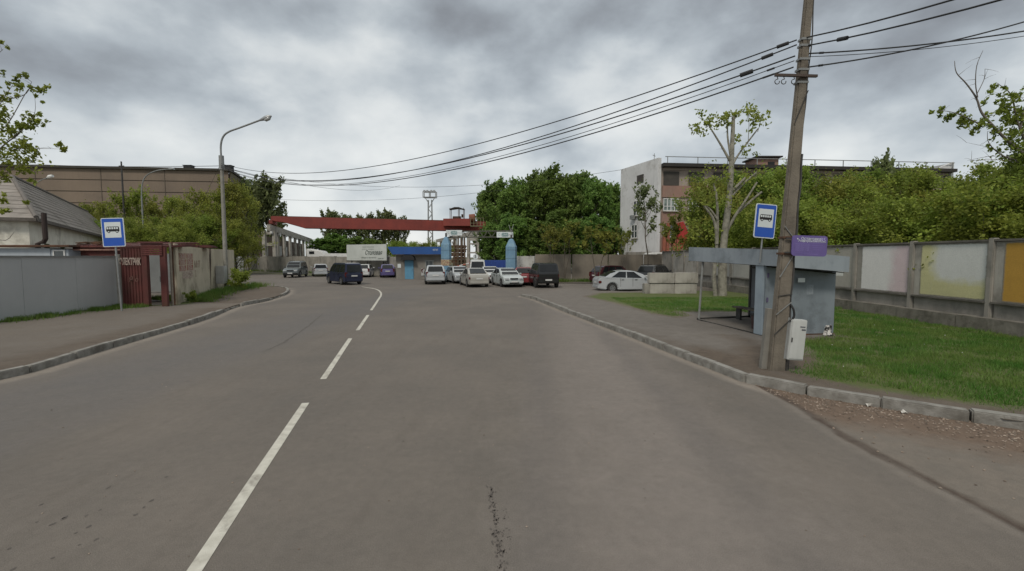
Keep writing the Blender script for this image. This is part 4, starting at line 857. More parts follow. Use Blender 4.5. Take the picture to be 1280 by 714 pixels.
# overhead crane
gl = on(2.2, 0); ga = V((gl.x, gl.y, 0)); pr = V((cg.y, -cg.x, 0)); 
ztop = at(345, 270.6, gl.y).z
Lg = 36.6
def gq(s, z, f=0): q = ga+pr*s+cg*f; return V((q.x, q.y, z))
t = thing('overhead_crane', 'long dark red box girder crane spanning above the yard wall', 'crane', (gl.x, gl.y, 0))
m_ = MB(); zb_ = ztop-1.85
P = [(-.1, ztop), (Lg+.6, ztop), (Lg+.6, ztop-.8), (Lg-1.1, zb_), (5.0, zb_), (1.7, ztop-.9), (-.1, ztop-.7)]
m_.prism(P, lambda s, z: gq(s, z, -.35), lambda s, z: gq(s, z, .35)); m_.build('girder', redcrane, t)
m_ = MB(); m_.prism(P, lambda s, z: gq(s, z, 1.35), lambda s, z: gq(s, z, 2.0)); m_.build('rear_girder', redcrane, t)
for s in (0, Lg): m_ = MB(); m_.bar(gq(s, ztop-1.0, -1.4), gq(s, ztop-1.0, 3.2), .5, .6); m_.build('end_carriage', redcrane, t)
m_ = MB()
for k in range(16): m_.bar(gq(1+k*2.3, ztop, 2.0), gq(1+k*2.3, ztop+.04, 2.0), .05)
m_.bar(gq(0, ztop+.06, .0), gq(Lg, ztop+.06, .0), .1, .1); m_.build('trolley_rail', rust, t)
cs = 30.3  # trolley with open hut
Yc = gq(cs, 0).y
def cx_(px): return (px-640)/F*Yc
x0, x1 = cx_(564), cx_(580.5); za, zb_ = zat(276, Yc), zat(260.5, Yc)
t2 = t
m_ = MB(); m_.box(((x0+x1)/2, Yc, zat(278.5, Yc)), (cx_(591)-cx_(558), 2.4, (284-275)/F*Yc)); m_.box(((cx_(562)+cx_(583))/2, Yc, zat(275.5, Yc)), (cx_(583)-cx_(562), 2.2, .35)); m_.build('trolley', redcrane, t2, bevel=.03)
m_ = MB()
for x in (x0, (x0+x1)/2+.3, x1):
    for dy in (-.9, .9): m_.bar((x, Yc+dy, za), (x, Yc+dy, zb_), .1)
m_.build('hut_frame', rust, t2)
m_ = MB(); m_.prism([(x0-.2, zb_-.25), ((x0+x1)/2-.4, zb_+.12), ((x0+x1)/2+.4, zb_+.12), (x1+.15, zb_-.25), ((x0+x1)/2, zb_-.05)], lambda x, z: (x, Yc-1.2, z), lambda x, z: (x, Yc+1.2, z)); m_.build('hut_roof', steel_d, t2)
m_ = MB(); m_.cyl((x0+.4, Yc, za+.35), (x1-.6, Yc, za+.35), .5, 12); m_.box((x1-.3, Yc, za+.9), (.35, .6, .6)); m_.build('winch', M('winch_rust', (.05, .03, .02)), t2)
m_ = MB(); q = at(590, 273, Yc); m_.cyl((q.x-.5, Yc, q.z), (q.x+.6, Yc, q.z+.1), .75, 14); m_.build('motor_cover', M('orange_rust', (.22, .08, .045), (.15, .055, .035), 2, .8), t2)
# right runway with its tower
t = thing('crane_runway', 'rusty crane runway with pale tower columns behind the gate beam', 'crane runway', (-5.2, 73, 0))
RB = gq(Lg, 0); zr2 = ztop-1.35
m_ = MB(); 
for i in range(8): m_.bar(V((RB.x, RB.y, zr2-.5))+cg*(i*7.4-3), V((RB.x, RB.y, zr2-.5))+cg*(i*7.4+4.3), .5, .9)
m_.build('runway_beam', conc_l, t)
for i in range(1, 8):
    q = RB+cg*(i*7.4-3); m_ = MB(); m_.box((q.x, q.y, (zr2-.9)/2), (.6, .6, zr2-.95)); m_.build('column', conc, t)
Yt = RB.y-3.5
for px in (585.3, 597.6):
    x = (px-640)/F*Yt; zt_ = zat(294, Yt); m_ = MB(); m_.box((x, Yt, zt_/2), (.42, .5, zt_)); m_.build('tower_column', conc_l, t)
    m_ = MB(); z_ = zat(326, Yt); m_.box((x, Yt-.01, z_/2+.2), (.50, .56, z_)); m_.build('painted_foot', M('pinkish_white', (.45, .38, .36)), t)
m_ = MB(); xa, xb = (585.3-640)/F*Yt, (597.6-640)/F*Yt
for py in (298, 305, 316): m_.box(((xa+xb)/2, Yt, zat(py, Yt)), (xb-xa, .3, .28 if py > 300 else .9))
m_.build('tower_brace', conc_l, t)
m_ = MB(); xa, xb = (589-640)/F*Yt, (605-640)/F*Yt; z0, z1 = zat(283, Yt), zat(273, Yt)
m_.box(((xa+xb)/2, Yt, z0), (xb-xa, 1.6, .12))
for k in range(5):
    x = xa+(xb-xa)*k/4; m_.bar((x, Yt-.7, z0), (x, Yt-.7, z1), .07)
for z in (z0+.55, z1): m_.bar((xa, Yt-.7, z), (xb, Yt-.7, z), .06)
m_.build('platform_railing', M('yellow_grey', (.25, .23, .14)), t)
m_ = MB()
for px in (567, 572, 576.5, 581): 
    x = (px-640)/F*Yt; m_.bar((x, Yt+.5, 0), (x+random.uniform(-.1, .1), Yt+.5, zat(296, Yt)), .28)
for (p0, q0, p1, q1) in ((565, 302, 573, 326), (573, 302, 565, 326), (576, 308, 585, 308), (565, 312, 585, 312), (566, 325, 584, 322)):
    m_.bar(V((at(p0, q0, Yt).x, Yt+.4, at(p0, q0, Yt).z)), V((at(p1, q1, Yt).x, Yt+.4, at(p1, q1, Yt).z)), .16)
m_.build('rusty_legs', M('leg_brown', (.13, .095, .065), (.08, .055, .035), 1.5, .9), t)
t = thing('scrap_stack', 'rust brown stacked steel frames under the crane tower', 'scrap metal', ((575-640)/F*(Yt+3), Yt+3, 0))
m_ = MB(); Z = 0
for i in range(7): h = random.uniform(.5, .9); m_.box(((573+random.uniform(-1.5, 1.5)-640)/F*(Yt+3), Yt+3, Z+h/2), (random.uniform(1.6, 2.8), 1.6, h*.9)); Z += h
m_.build('frames', rust, t)
# floodlight mast
t = thing('floodlight_mast', 'slim lattice floodlight mast with square lamp cage in the distance', 'mast', ((538.5-640)/F*112, 112, 0))
x = (538.5-640)/F*112; zt_ = zat(240, 112); zc_ = zat(247, 112); m_ = MB(); hw = .42
for sx in (-1, 1):
    for sy in (-1, 1): m_.bar((x+sx*hw*1.5, 112+sy*hw, 0), (x+sx*hw, 112+sy*hw, zc_-.6), .16)
zz = 0; i = 0
while zz < zc_-1.5:
    for sy in (-1, 1): m_.bar((x-hw*1.2*(1 if i % 2 else -1), 112+sy*hw, zz), (x+hw*1.2*(1 if i % 2 else -1), 112+sy*hw, zz+1.3), .1)
    zz += 1.3; i += 1
m_.build('lattice', galv, t)
m_ = MB(); w = 1.55
for z in (zc_, zt_): 
    for sy in (-.8, .8): m_.bar((x-w, 112+sy, z), (x+w, 112+sy, z), .2)
for sx in (-w, 0, w): m_.bar((x+sx, 111.2, zc_), (x+sx, 111.2, zt_), .18); m_.bar((x+sx, 112.8, zc_), (x+sx, 112.8, zt_), .18)
for sx in (-1, 1): m_.bar((x+sx*hw, 112, zc_-1.2), (x+sx*w*.8, 112, zc_), .16)
m_.build('lamp_cage', galv, t)
for sx in (-1.2, -.5, .5, 1.2): m_ = MB(); m_.box((x+sx, 111.2, zt_+.1), (.45, .4, .45)); m_.build('floodlight', lamphead, t)
# ================================================================== OFFICE BUILDING (right)
Dn = 58.0; xn = (822-640)/F*Dn; zp = zat(198, Dn); zroof = zat(206.5, Dn)
Nn = V((xn, Dn, 0)); Sb = V(((778.5-640)/F*65.5, 65.5, 0)); Fe = V(((1172-640)/F*61.8, 61.8, 0)); zs = zat(212, 65.5)
t = thing('office_block', 'three storey office block with whitewashed end wall and red brick front bands', 'office building', (30, 62, 0))
m_ = MB(); bk = Sb+(Fe-Nn); m_.hexa([(p.x, p.y, 0) for p in (Nn, Fe, bk, Sb)], [(p.x, p.y, zroof-.3) for p in (Nn, Fe, bk, Sb)]); m_.build('core', pinkwall, t)
ds = (Nn-Sb).normalized(); ns = V((ds.y, -ds.x, 0)); df = (Fe-Nn).normalized(); nf = V((df.y, -df.x, 0))
m_ = MB(); m_.wall(Sb-ds*.2, Nn+ds*.25, 0, (zs, zp), .5, off=.2); m_.build('end_wall', whitewall, t, label='whitewashed end wall')
def fpt(u_, off=0.0): return Nn+df*u_+nf*off
def fu(px):  # along the front from a pixel column
    k = (px-640)/F; return (k*Nn.y-Nn.x)/(df.x-k*df.y)
def su(px):
    k = (px-640)/F; return (k*Sb.y-Sb.x)/(ds.x-k*ds.y)
def spt(u_, off=0.0): return Sb+ds*u_+ns*off
zf = lambda py: zat(py, 58.6)
m_ = MB(); m_.wall(fpt(.35, .06), fpt(40, .06), zf(247.5), zf(233), .2); m_.build('brick_band', brickred, t); m_ = MB(); m_.wall(fpt(.35, .06), fpt(40, .06), zf(281), zf(265), .2); m_.build('brick_band', brickred, t)
m_ = MB(); m_.wall(fpt(.35, .06), fpt(40, .06), 0.6, zf(297), .2); m_.build('brick_band', brickred, t)
m_ = MB(); m_.wall(fpt(0.1, .5), fpt(41, .5), zroof-.3, zroof+.12, .9); m_.wall(fpt(0.5, -6), fpt(41, -6), zroof-.28, zroof+.1, 13); m_.build('roof', tarm, t)
m_ = MB(); m_.wall(fpt(.3, .05), fpt(40.6, .05), zf(214), zroof-.31, .16); m_.build('cornice', pinkwall, t)
m_ = MB(); m_.wall(fpt(38.6, 0), fpt(41.2, 0), zroof, (zroof+.1, zroof+1.2), .5); m_.wall(fpt(41, .3), fpt(41, -8), 0, zroof+1.0, .4); m_.build('far_parapet', whitewall, t)
def window(a, b, z0, z1, off, m, frame=True, mull=2, par=t, up=0.0, fm=whitep):
    k = MB(); k.wall(a, b, z0, z1, .08, off=off); o = k.build('window', m, par)
    if frame:
        f = MB(); dd = (b-a).normalized(); w = (b-a).length
        f.wall(a, b, z1-.09, z1, .1, off=off+.05); f.wall(a, b, z0, z0+.09, .1, off=off+.05)
        for k_ in range(mull+1): s = (w-.1)*k_/mull; f.wall(a+dd*s, a+dd*(s+.1), z0, z1, .1, off=off+.052)
        if up: f.wall(a, b, z0+(z1-z0)*up, z0+(z1-z0)*up+.08, .1, off=off+.054)
        f.build('frame', fm, o)
        f = MB(); f.wall(a-dd*.08, b+dd*.08, z0-.1, z0-.02, .3, off=off+.1); f.build('sill', conc_l, o)
    return o
u0 = fu(826.5); u1 = fu(849.5); pitch_ = fu(857.5)-u0
for k in range(12):
    a = u0+pitch_*k; b = a+(u1-u0)*.82
    if b > 39: break
    window(fpt(a), fpt(b), zf(233), zf(215.5), .14, boardm, frame=False)
    window(fpt(a), fpt(b), zf(264.5), zf(249), .14, M('curtained_glass', (.10, .13, .12), (.26, .31, .28), 1.2, .25) if k == 0 else glassw, mull=4, up=.35)
    window(fpt(a), fpt(b), zf(296.5), zf(281.5), .14, glassw, mull=3, up=.6)
for (p0, p1, q0, q1, st_) in ((798, 806, 219, 229, 0), (794.5, 802, 251, 270, 1), (792.5, 800, 281, 298, 1)):
    a, b = su(p0), su(p1); Yq = spt((a+b)/2).y
    window(spt(a, .2), spt(b, .2), zat(q1, Yq), zat(q0, Yq), .28, boardm if not st_ else glassw, frame=bool(st_), mull=2, up=.5 if st_ else 0)
a = su(795.5); Yq = spt(a).y; m_ = MB(); q = spt(a, .8); m_.box((q.x, q.y, zat(272, Yq)), (.75, .4, .55), rz=math.atan2(ds.y, ds.x)); m_.build('air_conditioner', galv, t, bevel=.02)
m_ = MB(); q0 = su(781); m_.wall(spt(su(786), .2), spt(su(818), .2), 0.4, zat(315, 60), .14, off=.32); m_.build('lower_band', conc, t)
# roof railing, hut, antenna
m_ = MB()
for k in range(11): q = fpt(.8+k*4.0, .5); m_.bar((q.x, q.y, zroof), (q.x, q.y, zroof+.98), .08)
m_.bar(fpt(.5, .5)+V((0, 0, zroof+.98)), fpt(41, .5)+V((0, 0, zroof+.98)), .09, .08); m_.build('roof_railing', galv, t)
Yh = 62.0; x0, x1 = (941-640)/F*Yh, (968-640)/F*Yh; m_ = MB(); zt_ = zat(197.5, Yh); m_.box(((x0+x1)/2, Yh+1.5, (zroof+zt_)/2), (x1-x0, 3, zt_-zroof)); k = m_.build('roof_hut', brickred, t)
m_ = MB(); m_.box(((x0+x1)/2, Yh+1.4, zt_+.1), (x1-x0+.6, 3.8, .18)); m_.build('hut_roof', tarm, k); m_ = MB(); m_.box(((x0+x1)/2+.5, Yh-.03, (zroof+zt_)/2+.1), (.9, .06, .5)); m_.build('hut_window', blackm, k)
q = Nn+V((-.6, .4, 0)); m_ = MB(); m_.bar((q.x, q.y, zp-.2), (q.x, q.y, zp+.7), .06); m_.bar((q.x-.2, q.y, zp+.5), (q.x+.15, q.y, zp+.35), .06); m_.build('antenna', galv, t)
# low sheds and yard machine behind the right wall
t = thing('white_van', 'white van roof peeking over the yard wall below the office end wall', 'van', ((826-640)/F*50, 50, 0))
q = at(826, 320, 50); m_ = MB(); m_.prism([(-1.1, 0), (-1.15, 1.9), (-.9, 2.5), (1.3, 2.55), (1.6, 2.45), (1.9, 1.6), (2.3, 1.3), (2.35, 0)], lambda a, z: (q.x-.6+a, 49.4, z+.35), lambda a, z: (q.x-.6+a, 51.2, z+.35)); m_.build('body', whitep, t, bevel=.1)
m_ = MB()
for dx in (-.7, .2): m_.box((q.x-.6+dx+.1, 49.38, 2.1), (.7, .03, .5))
m_.build('window', glassc, t)
m_ = MB(); [m_.cyl((q.x-.6+a, 49.35, .36), (q.x-.6+a, 49.6, .36), .36) for a in (-.5, 1.7)]; m_.build('wheel', tyrem, t)
t = thing('white_lorry', 'white lorry cab top peeking over the wall corner beside the red reel', 'lorry', ((851-640)/F*52, 52, 0))
q = at(851, 315, 52); m_ = MB(); m_.prism([(-1.5, 0), (-1.5, 2.2), (-1.2, 2.75), (1.9, 2.8), (1.9, 0)], lambda a, z: (q.x+a, 51, z+.3), lambda a, z: (q.x+a, 53, z+.3)); m_.build('body', whitep, t, bevel=.1)
m_ = MB(); m_.box((q.x-.4, 50.98, 2.55), (1.3, .03, .4)); m_.build('window', glassc, t); m_ = MB(); [m_.cyl((q.x+a, 50.95, .45), (q.x+a, 51.3, .45), .45) for a in (-.9, 1.3)]; m_.build('wheel', tyrem, t)
t = thing('drilling_rig', 'bright red machine with round reel standing above the yard wall', 'machine', ((848-640)/F*54, 54, 0))
q = at(845, 305, 54); redb = M('machine_red', (.35, .025, .02), (.26, .02, .018), 2, .5)
m_ = MB(); m_.tube([(q.x+.72*math.cos(a), 53.6, q.z+.72*math.sin(a)) for a in np.linspace(0, 6.283, 22)], .09, 6, cap=False)
for a in np.linspace(0, 3.14, 5)[:-1]: m_.bar((q.x-.7*math.cos(a), 53.6, q.z-.7*math.sin(a)), (q.x+.7*math.cos(a), 53.6, q.z+.7*math.sin(a)), .08)
m_.build('reel', redb, t)
q2 = at(854, 291, 54); m_ = MB(); m_.prism([(-.55, -1.4), (-.75, 1.1), (-.1, 1.3), (.7, -.3), (.8, -1.4)], lambda a, z: (q2.x+a, 53.7, q2.z+z), lambda a, z: (q2.x+a, 54.6, q2.z+z)); m_.build('cowl', redb, t, bevel=.05)
m_ = MB(); m_.box((q.x+.3, 54.3, 1.4), (2.4, 1.2, 2.4)); m_.bar((q.x-.2, 54, 2), (q2.x, 54, q2.z), .3); m_.bar((q.x, 53.7, 2), (q.x, 53.7, q.z), .2); m_.build('chassis', M('machine_dark_red', (.15, .035, .03)), t)
t = thing('pipe_rack', 'rusty orange upright beams stacked behind the yard wall', 'rack', ((835-640)/F*53, 53, 0))
for px, top in ((829, 293), (834, 279), (841, 297), (846, 300)):
    q = at(px, top, 53); m_ = MB(); m_.bar((q.x, 53, 0), (q.x+.15, 53, q.z), .34); m_.build('beam', M('beam_orange', (.28, .09, .05), (.20, .065, .04), 1, .8), t)
# ================================================================== SHELTER
t = thing('bus_shelter', 'blue-grey metal bus shelter with deep flat roof fascia', 'bus shelter', (8.4, 15.4, .12))
FL, FR, BR_, BL = at(862, 309, 16.9), at(973, 312.3, 12.25), at(1061, 321, 12.5), V((9.15, 17.1, 2.60))
m_ = MB(); dz = V((0, 0, -.05)); m_.hexa([FL+dz*2, FR+dz*2, BR_+dz*2, BL+dz*2], [FL+dz, FR+dz, BR_+dz, BL+dz]); m_.build('roof', sheltm, t)
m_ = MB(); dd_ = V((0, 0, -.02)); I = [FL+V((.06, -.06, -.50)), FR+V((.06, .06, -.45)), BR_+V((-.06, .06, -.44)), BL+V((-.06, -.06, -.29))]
m_.hexa([p+dd_ for p in I], I); m_.build('soffit', M('soffit_shade', (.05, .052, .055), None, 3, .8), t)  # plate added under the roof, its dark colour stands in for shade
def fas(a, b, h0, h1, nm='fascia', off=.03):
    d_ = (b-a).normalized(); n_ = V((d_.y, -d_.x, 0)).normalized()*off; k = MB()
    k.hexa([a-V((0, 0, h0))+n_*.0, b-V((0, 0, h1)), b-V((0, 0, h1))+n_, a-V((0, 0, h0))+n_], [a, b, b+n_, a+n_]); return k.build(nm, sheltm, t)
fas(FL, FR, .51, .45); fas(FR, BR_, .45, .43); fas(BR_, BL, .3, .3); fas(BL, FL, .3, .53)
e1, e2 = gp(954, 420, z=.12), gp(1040.5, 418.5, z=.12)
e1 = V((e1.x, e1.y, .12)); e2 = V((e2.x, e2.y, .12)); bc = V((8.95, 16.75, .12)); ff = gp(871.5, 400, z=.12)
m_ = MB(); m_.wall(e1, e2, .14, (2.40, 2.22), .05); m_.build('end_wall', M('blue_grey_wall', (.205, .238, .262), (.175, .205, .228), 1.3, .75, streak=.3, c3=(.12, .14, .155), s3=1.4, bump=.1), t)
m_ = MB(); m_.wall(e1+V((-.02, .03, 0)), e1+V((-.07, .35, 0)), .14, 2.38, .05); m_.build('wall_return', M('pale_blue_grey_edge', (.30, .36, .40), (.25, .30, .34), 2, .6), t)
m_ = MB(); m_.wall(e2, bc, .14, (2.22, 2.38), .05); m_.build('back_wall', M('inner_grey_wall', (.17, .185, .20), (.13, .14, .155), 1.5, .7, streak=.3), t)
m_ = MB(); m_.cyl((ff.x+.06, ff.y, .12), (ff.x+.16, ff.y, 2.45), .04, 8); m_.build('front_post', M('post_grey', (.24, .25, .24), (.17, .17, .16), 3, .7), t)
m_ = MB(); m_.box((bc.x, bc.y, 1.27), (.1, .1, 2.35)); m_.build('corner_post', steel_d, t)
m_ = MB(); m_.bar((ff.x, ff.y, .17), (bc.x, bc.y, .17), .05, .05); m_.bar((ff.x, ff.y, .14), (e1.x, e1.y, .14), .03, .03); m_.build('floor_rail', steel_d, t)
m_ = MB(); m_.bar((bc.x-.03, bc.y, 2.0), (e2.x-.05, e2.y+.1, 1.95), .05, .06); m_.build('inner_rail', steel_d, t)
for (p0, p1, sz) in ((940.5, 945, 0), (1000, 1012, 0)): pass
q = at(993, 345, 13.6); m_ = MB(); m_.box((at(998, 345, 12.9).x, e1.y-.05, at(998, 350, 12.9).z), (.2, .006, .12), rz=0); m_.build('notice', signwhite, t)
for z in (1.75, 1.05, .62, .45): m_ = MB(); m_.box((e1.x+.06, e1.y-.04, z+.12), (.05, .008, .13)); m_.build('sticker', M('sticker_purple', (.11, .09, .17)), t)
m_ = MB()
m_.bar(e1+V((.0, -.04, 2.00)), e2+V((-.02, -.04, 1.80)), .02, .03); m_.build('top_shadow_line', blackm, t)  # thin black bar painted in as the roof's shadow line on the wall
m_ = MB(); m_.wall(e1+V((0, -.03, 0)), e2+V((0, -.03, 0)), .125, .17, .012); m_.build('rusty_base_strip', rust, t)
m_ = MB()
for s_ in np.linspace(.03, .97, 9):
    q = e1.lerp(e2, float(s_))
    for z in (.35, 1.85): m_.cyl((q.x, q.y-.027, z), (q.x, q.y-.031, z), .007, 6)
m_.build('rivets', steel_d, t)
q = e1.lerp(e2, .63); m_ = MB(); m_.box((q.x, q.y-.03, 1.45), (.21, .006, .29)); m_.build('torn_poster', M('torn_paper', (.26, .29, .31), (.19, .22, .245), 11, .8), t)
t = thing('bench', 'narrow weathered plank bench inside the bus shelter', 'bench', (8.7, 15.6, .12))
a_, b_ = V((8.2, 16.3, .58)), V((8.5, 13.5, .58)); m_ = MB(); m_.bar(a_, b_, .36, .05); m_.build('seat', woodm, t, bevel=.01)
for s in (.06, .9): q = a_.lerp(b_, s); m_ = MB(); m_.bar((q.x, q.y, .12), (q.x, q.y, .56), .06, .30); m_.build('leg', steel_d, t)
t = thing('litter_bin', 'small dark brown litter bin at the shelter front', 'litter bin', (7.75, 14.1, .12))
m_ = MB(); m_.tube([(7.75, 14.1, .12), (7.75, 14.1, .2), (7.75, 14.1, .55)], [.13, .14, .17], 12); m_.build('bucket', M('bin_brown', (.075, .045, .04)), t); m_ = MB(); m_.tube([(7.75, 14.1, .55), (7.75, 14.1, .59)], [.185, .185], 12); m_.build('rim', steel_d, t)
bq = at(1036, 412, 12.7); m_ = MB(); rs = random.Random(3)
for k in range(7): m_.tube([(bq.x+rs.uniform(-.09, .09), bq.y+rs.uniform(-.05, .05), .14+rs.uniform(0, .03)), (bq.x+rs.uniform(-.09, .09), bq.y+rs.uniform(-.05, .05), .28+rs.uniform(0, .18))], [.05, .025], 6)
tag(m_.build('litter_bag', M('torn_bag', (.55, .53, .50), (.02, .02, .02), 9, .7, sharp=(.48, .52)), smooth=True), 'torn black and white litter bag at the shelter corner', 'litter')
q = gp(950, 325); Ys = 12.95
sg = at(952.5, 276.5, Ys-.1)
u = Ys/F
bus_sign('blue bus stop sign fixed to the shelter roof fascia', 27.5*u, 41.5*u, sg.z-2.25, -.02, sg.z-2.25+.35, (at(948, 325, Ys).x-.0, Ys-.14, 2.25), .12, .07, .022)
# ================================================================== UTILITY POLE
pb = gp(969, 462, z=.12); pt_ = at(1010.5, 0, pb.y); ax = (pt_-V((pb.x, pb.y, 0)))
def pol(z, off=0, dy=0): s = z/ax.z; return V((pb.x+ax.x*s+off, pb.y+dy, z))
t = thing('utility_pole', 'leaning square concrete utility pole beside the bus shelter', 'utility pole', (pb.x, pb.y, .1))
m_ = MB()
def sq(z, w, d_): c = pol(z); return [c+V((-w/2, -d_/2, 0)), c+V((w/2, -d_/2, 0)), c+V((w/2, d_/2, 0)), c+V((-w/2, d_/2, 0))]
m_.hexa(sq(.05, .30, .19), sq(9.6, .108, .075)); m_.build('shaft', polem, t, bevel=.025)
m_ = MB(); c = pol(.1, -.20, .10); c2 = pol(1.35, -.17, .10); m_.bar(c, c2, .12, .10); m_.build('stub_pole', M('stub_grey', (.2, .19, .165), None, 3, .9), t)
def hoop(z, m=steel_d, h=.05, g=.012):
    w = .30-.02*z; k = MB(); c = pol(z); k.box((c.x, c.y, z), (w+2*g, w*.64+2*g, h*.8)); return k.build('strap', m, t)
for z in (zat(297, pb.y), zat(317, pb.y), zat(96, pb.y)-.12, zat(96, pb.y)+.12, zat(50, pb.y), zat(58, pb.y), zat(75, pb.y)): hoop(z, rust if z < 4 else galv)
for i, (z0, z1) in enumerate(((.85, 1.15), (2.0, 2.5), (1.62, 1.66), (3.0, 2.7), (5.0, 5.6), (1.25, 1.5))):
    w = .155-.010*(z0+z1)/2; k = MB(); k.bar(pol(z0, -w, -.105+.004*z0), pol(z1, w, -.105+.004*z1), .018, .012); k.build('wire_tie', galv if i % 2 else steel_d, t)
zc_ = zat(96.5, pb.y); xa = at(965, 96, pb.y).x; xb = at(1017, 96, pb.y).x
m_ = MB(); m_.bar((xa, pb.y-.10, zc_), (xb, pb.y-.10, zc_-.02), .05, .045); m_.build('crossarm', M('crossarm_brown', (.07, .05, .04), None, 5, .8), t)
for px in (967.5, 975.5, 988):
    x = at(px, 100, pb.y).x; m_ = MB(); m_.tube([(x, pb.y-.10, zc_-.02), (x+.02, pb.y-.10, zc_-.08)]+[(x+.005-.045*math.sin(a), pb.y-.10, zc_-.125+.045*math.cos(a)) for a in np.linspace(0, 5.0, 12)], .008, 6); m_.build('hook', steel_d, t)
m_ = MB(); P = [pol(z, .165-.010*z+.010*math.sin(z*7), -.05) for z in np.linspace(.1, 4.4, 60)]; m_.tube(P, .022, 6); m_.build('conduit', steel_d, t)
m_ = MB(); P = [pol(z, .165-.010*z+.01*math.sin(z*5)+(.03*math.sin((z-5.2)*1.2) if z > 5.2 else 0), 0) for z in np.linspace(4.4, 9.4, 60)]; m_.tube(P, .012, 6); m_.build('drop_wire', steel_d, t)
# cabinet
t = thing('equipment_cabinet', 'pale grey steel cabinet fixed low on the leaning utility pole', 'cabinet', (0, 0, 0))
u = pb.y/F; w, h = 20*u, 51*u
m_ = MB(); m_.box((0, 0, h/2), (w, .16, h)); k = m_.build('body', cabinet, t, bevel=.012)
m_ = MB(); m_.box((0, -.085, h/2), (w*.9, .012, h*.93)); m_.build('door', cabinet, t, bevel=.004)
m_ = MB(); m_.box((w*.2, -.094, h*.83), (w*.32, .006, .02)); m_.box((w*.28, -.094, h*.76), (w*.25, .006, .028)); m_.build('label_plate', M('label_ink', (.08, .085, .1)), t)
m_ = MB(); m_.box((-w*.40, -.094, h*.5), (.02, .02, .09)); m_.build('lock', steel_d, t)
m_ = MB(); m_.box((-w/2-.03, .02, h*.52), (.035, .10, h*1.02)); m_.build('mounting_rail', galv, t)
q = at(992.5, 450, pb.y-.1); place(t, (q.x, pb.y-.06, q.z), .03, 0, .075)
m_ = MB(); ct = at(984, 396, pb.y-.1)
m_.tube(catmull([pol(1.45, .13, -.10), pol(1.36, .17, -.13), pol(1.22, .20, -.12), at(988, 402, pb.y-.1)], 5), .02, 8); tag(m_.build('cable_bundle', cablem, smooth=True), 'thick black cable bend entering the pale cabinet top', 'cable')
m_ = MB()
for k in range(6):
    a0 = random.uniform(-.025, .025); m_.tube([pol(.13, .19+a0*.3, -.10), pol(.4, .175+a0, -.11), pol(.75, .18-a0*.4, -.11), pol(1.1, .17, -.10)], .006, 5)
tag(m_.build('loose_cables', cablem), 'thin loose cables hanging between the cabinet and pole foot', 'cable')
# purple route board
t = thing('route_board', 'rounded purple route board with white print clamped to the pole', 'information board', (0, 0, 0))
w, h = 43*u, 25*u
plate(w, h, .06, -.01, .01, 0).build('plate', purple, t)
def ptxt(x, z, s_, size, m=lilac): text('print', s_, size, m, t, (x*w, -.012, z*h), ext=.001)
ptxt(.03, .34, 'Остановка', .075, signwhite); ptxt(.06, .23, 'Электрокомплекс', .062, signwhite); ptxt(.37, .30, '85', .11, lilac); ptxt(-.35, .32, '•', .1, signwhite); ptxt(-.17, .24, 'o', .09, signwhite)
m_ = MB()
for k in range(6): m_.box((-.2*w, -.012, (.10-.09*k)*h), (.42*w, .002, .007))
for k in range(7): m_.box(((-.41+.07*k)*w, -.012, -.13*h), (.006, .002, .40*h))
for k in range(4): m_.box((.22*w, -.012, (.12-.10*k)*h), ((.36-.05*k)*w, .002, .008))
m_.box((.05*w, -.012, -.40*h), (.40*w, .002, .012)); m_.build('timetable_lines', M('dim_lilac', (.19, .145, .38)), t)
for r_ in range(4): ptxt(-.2, .05-.09*r_, '7:10  8:25  9:40', .042, M('dimmer_lilac', (.22, .18, .42)))
m_ = MB(); m_.box((-w*.5-.03, .05, h*.35), (.12, .03, .03)); m_.box((-w*.5-.03, .05, -h*.35), (.12, .03, .03)); m_.build('clamp', steel_d, t)
q = at(1011.5, 307.5, pb.y-.18); place(t, (q.x, q.y, q.z), .0, 0, .03)
# ================================================================== MURAL WALL
t = thing('mural_wall', 'concrete wall of painted panels on a rough plinth behind the grass', 'wall', (MW, 18, 0))
posts = [13.7+2.72*k for k in range(-5, 12)]
m_ = MB(); 
for k in range(22):
    y1_ = 2.195; y0 = -1+k*2.2; jj = random.uniform(-.012, .012); m_.wall((MW-.16+jj, y0, 0), (MW-.16+jj+random.uniform(-.04, .04), y0+y1_, 0), .05, (.54+random.uniform(-.012, .012), .54+random.uniform(-.012, .012)), .42)
m_.build('plinth', M('rough_plinth', (.20, .185, .155), (.12, .11, .09), 2.2, .95, bump=.8, bscale=9, streak=.7, c3=(.055, .05, .035), s3=1.6), t, bevel=.015)
fields = {4: [('ochre painted panel', (.45, .26, .05), (.52, .32, .07), (.33, .19, .05))], 5: [('pale yellow and grey painted panel', (.54, .515, .28), (.56, .565, .535), (.46, .45, .34))], 6: [('washed pink painted panel', (.60, .49, .50), (.62, .61, .59), (.46, .42, .43))], 7: [('grey panel with white paint patches', (.36, .34, .30), (.60, .60, .57), (.26, .25, .22))]}
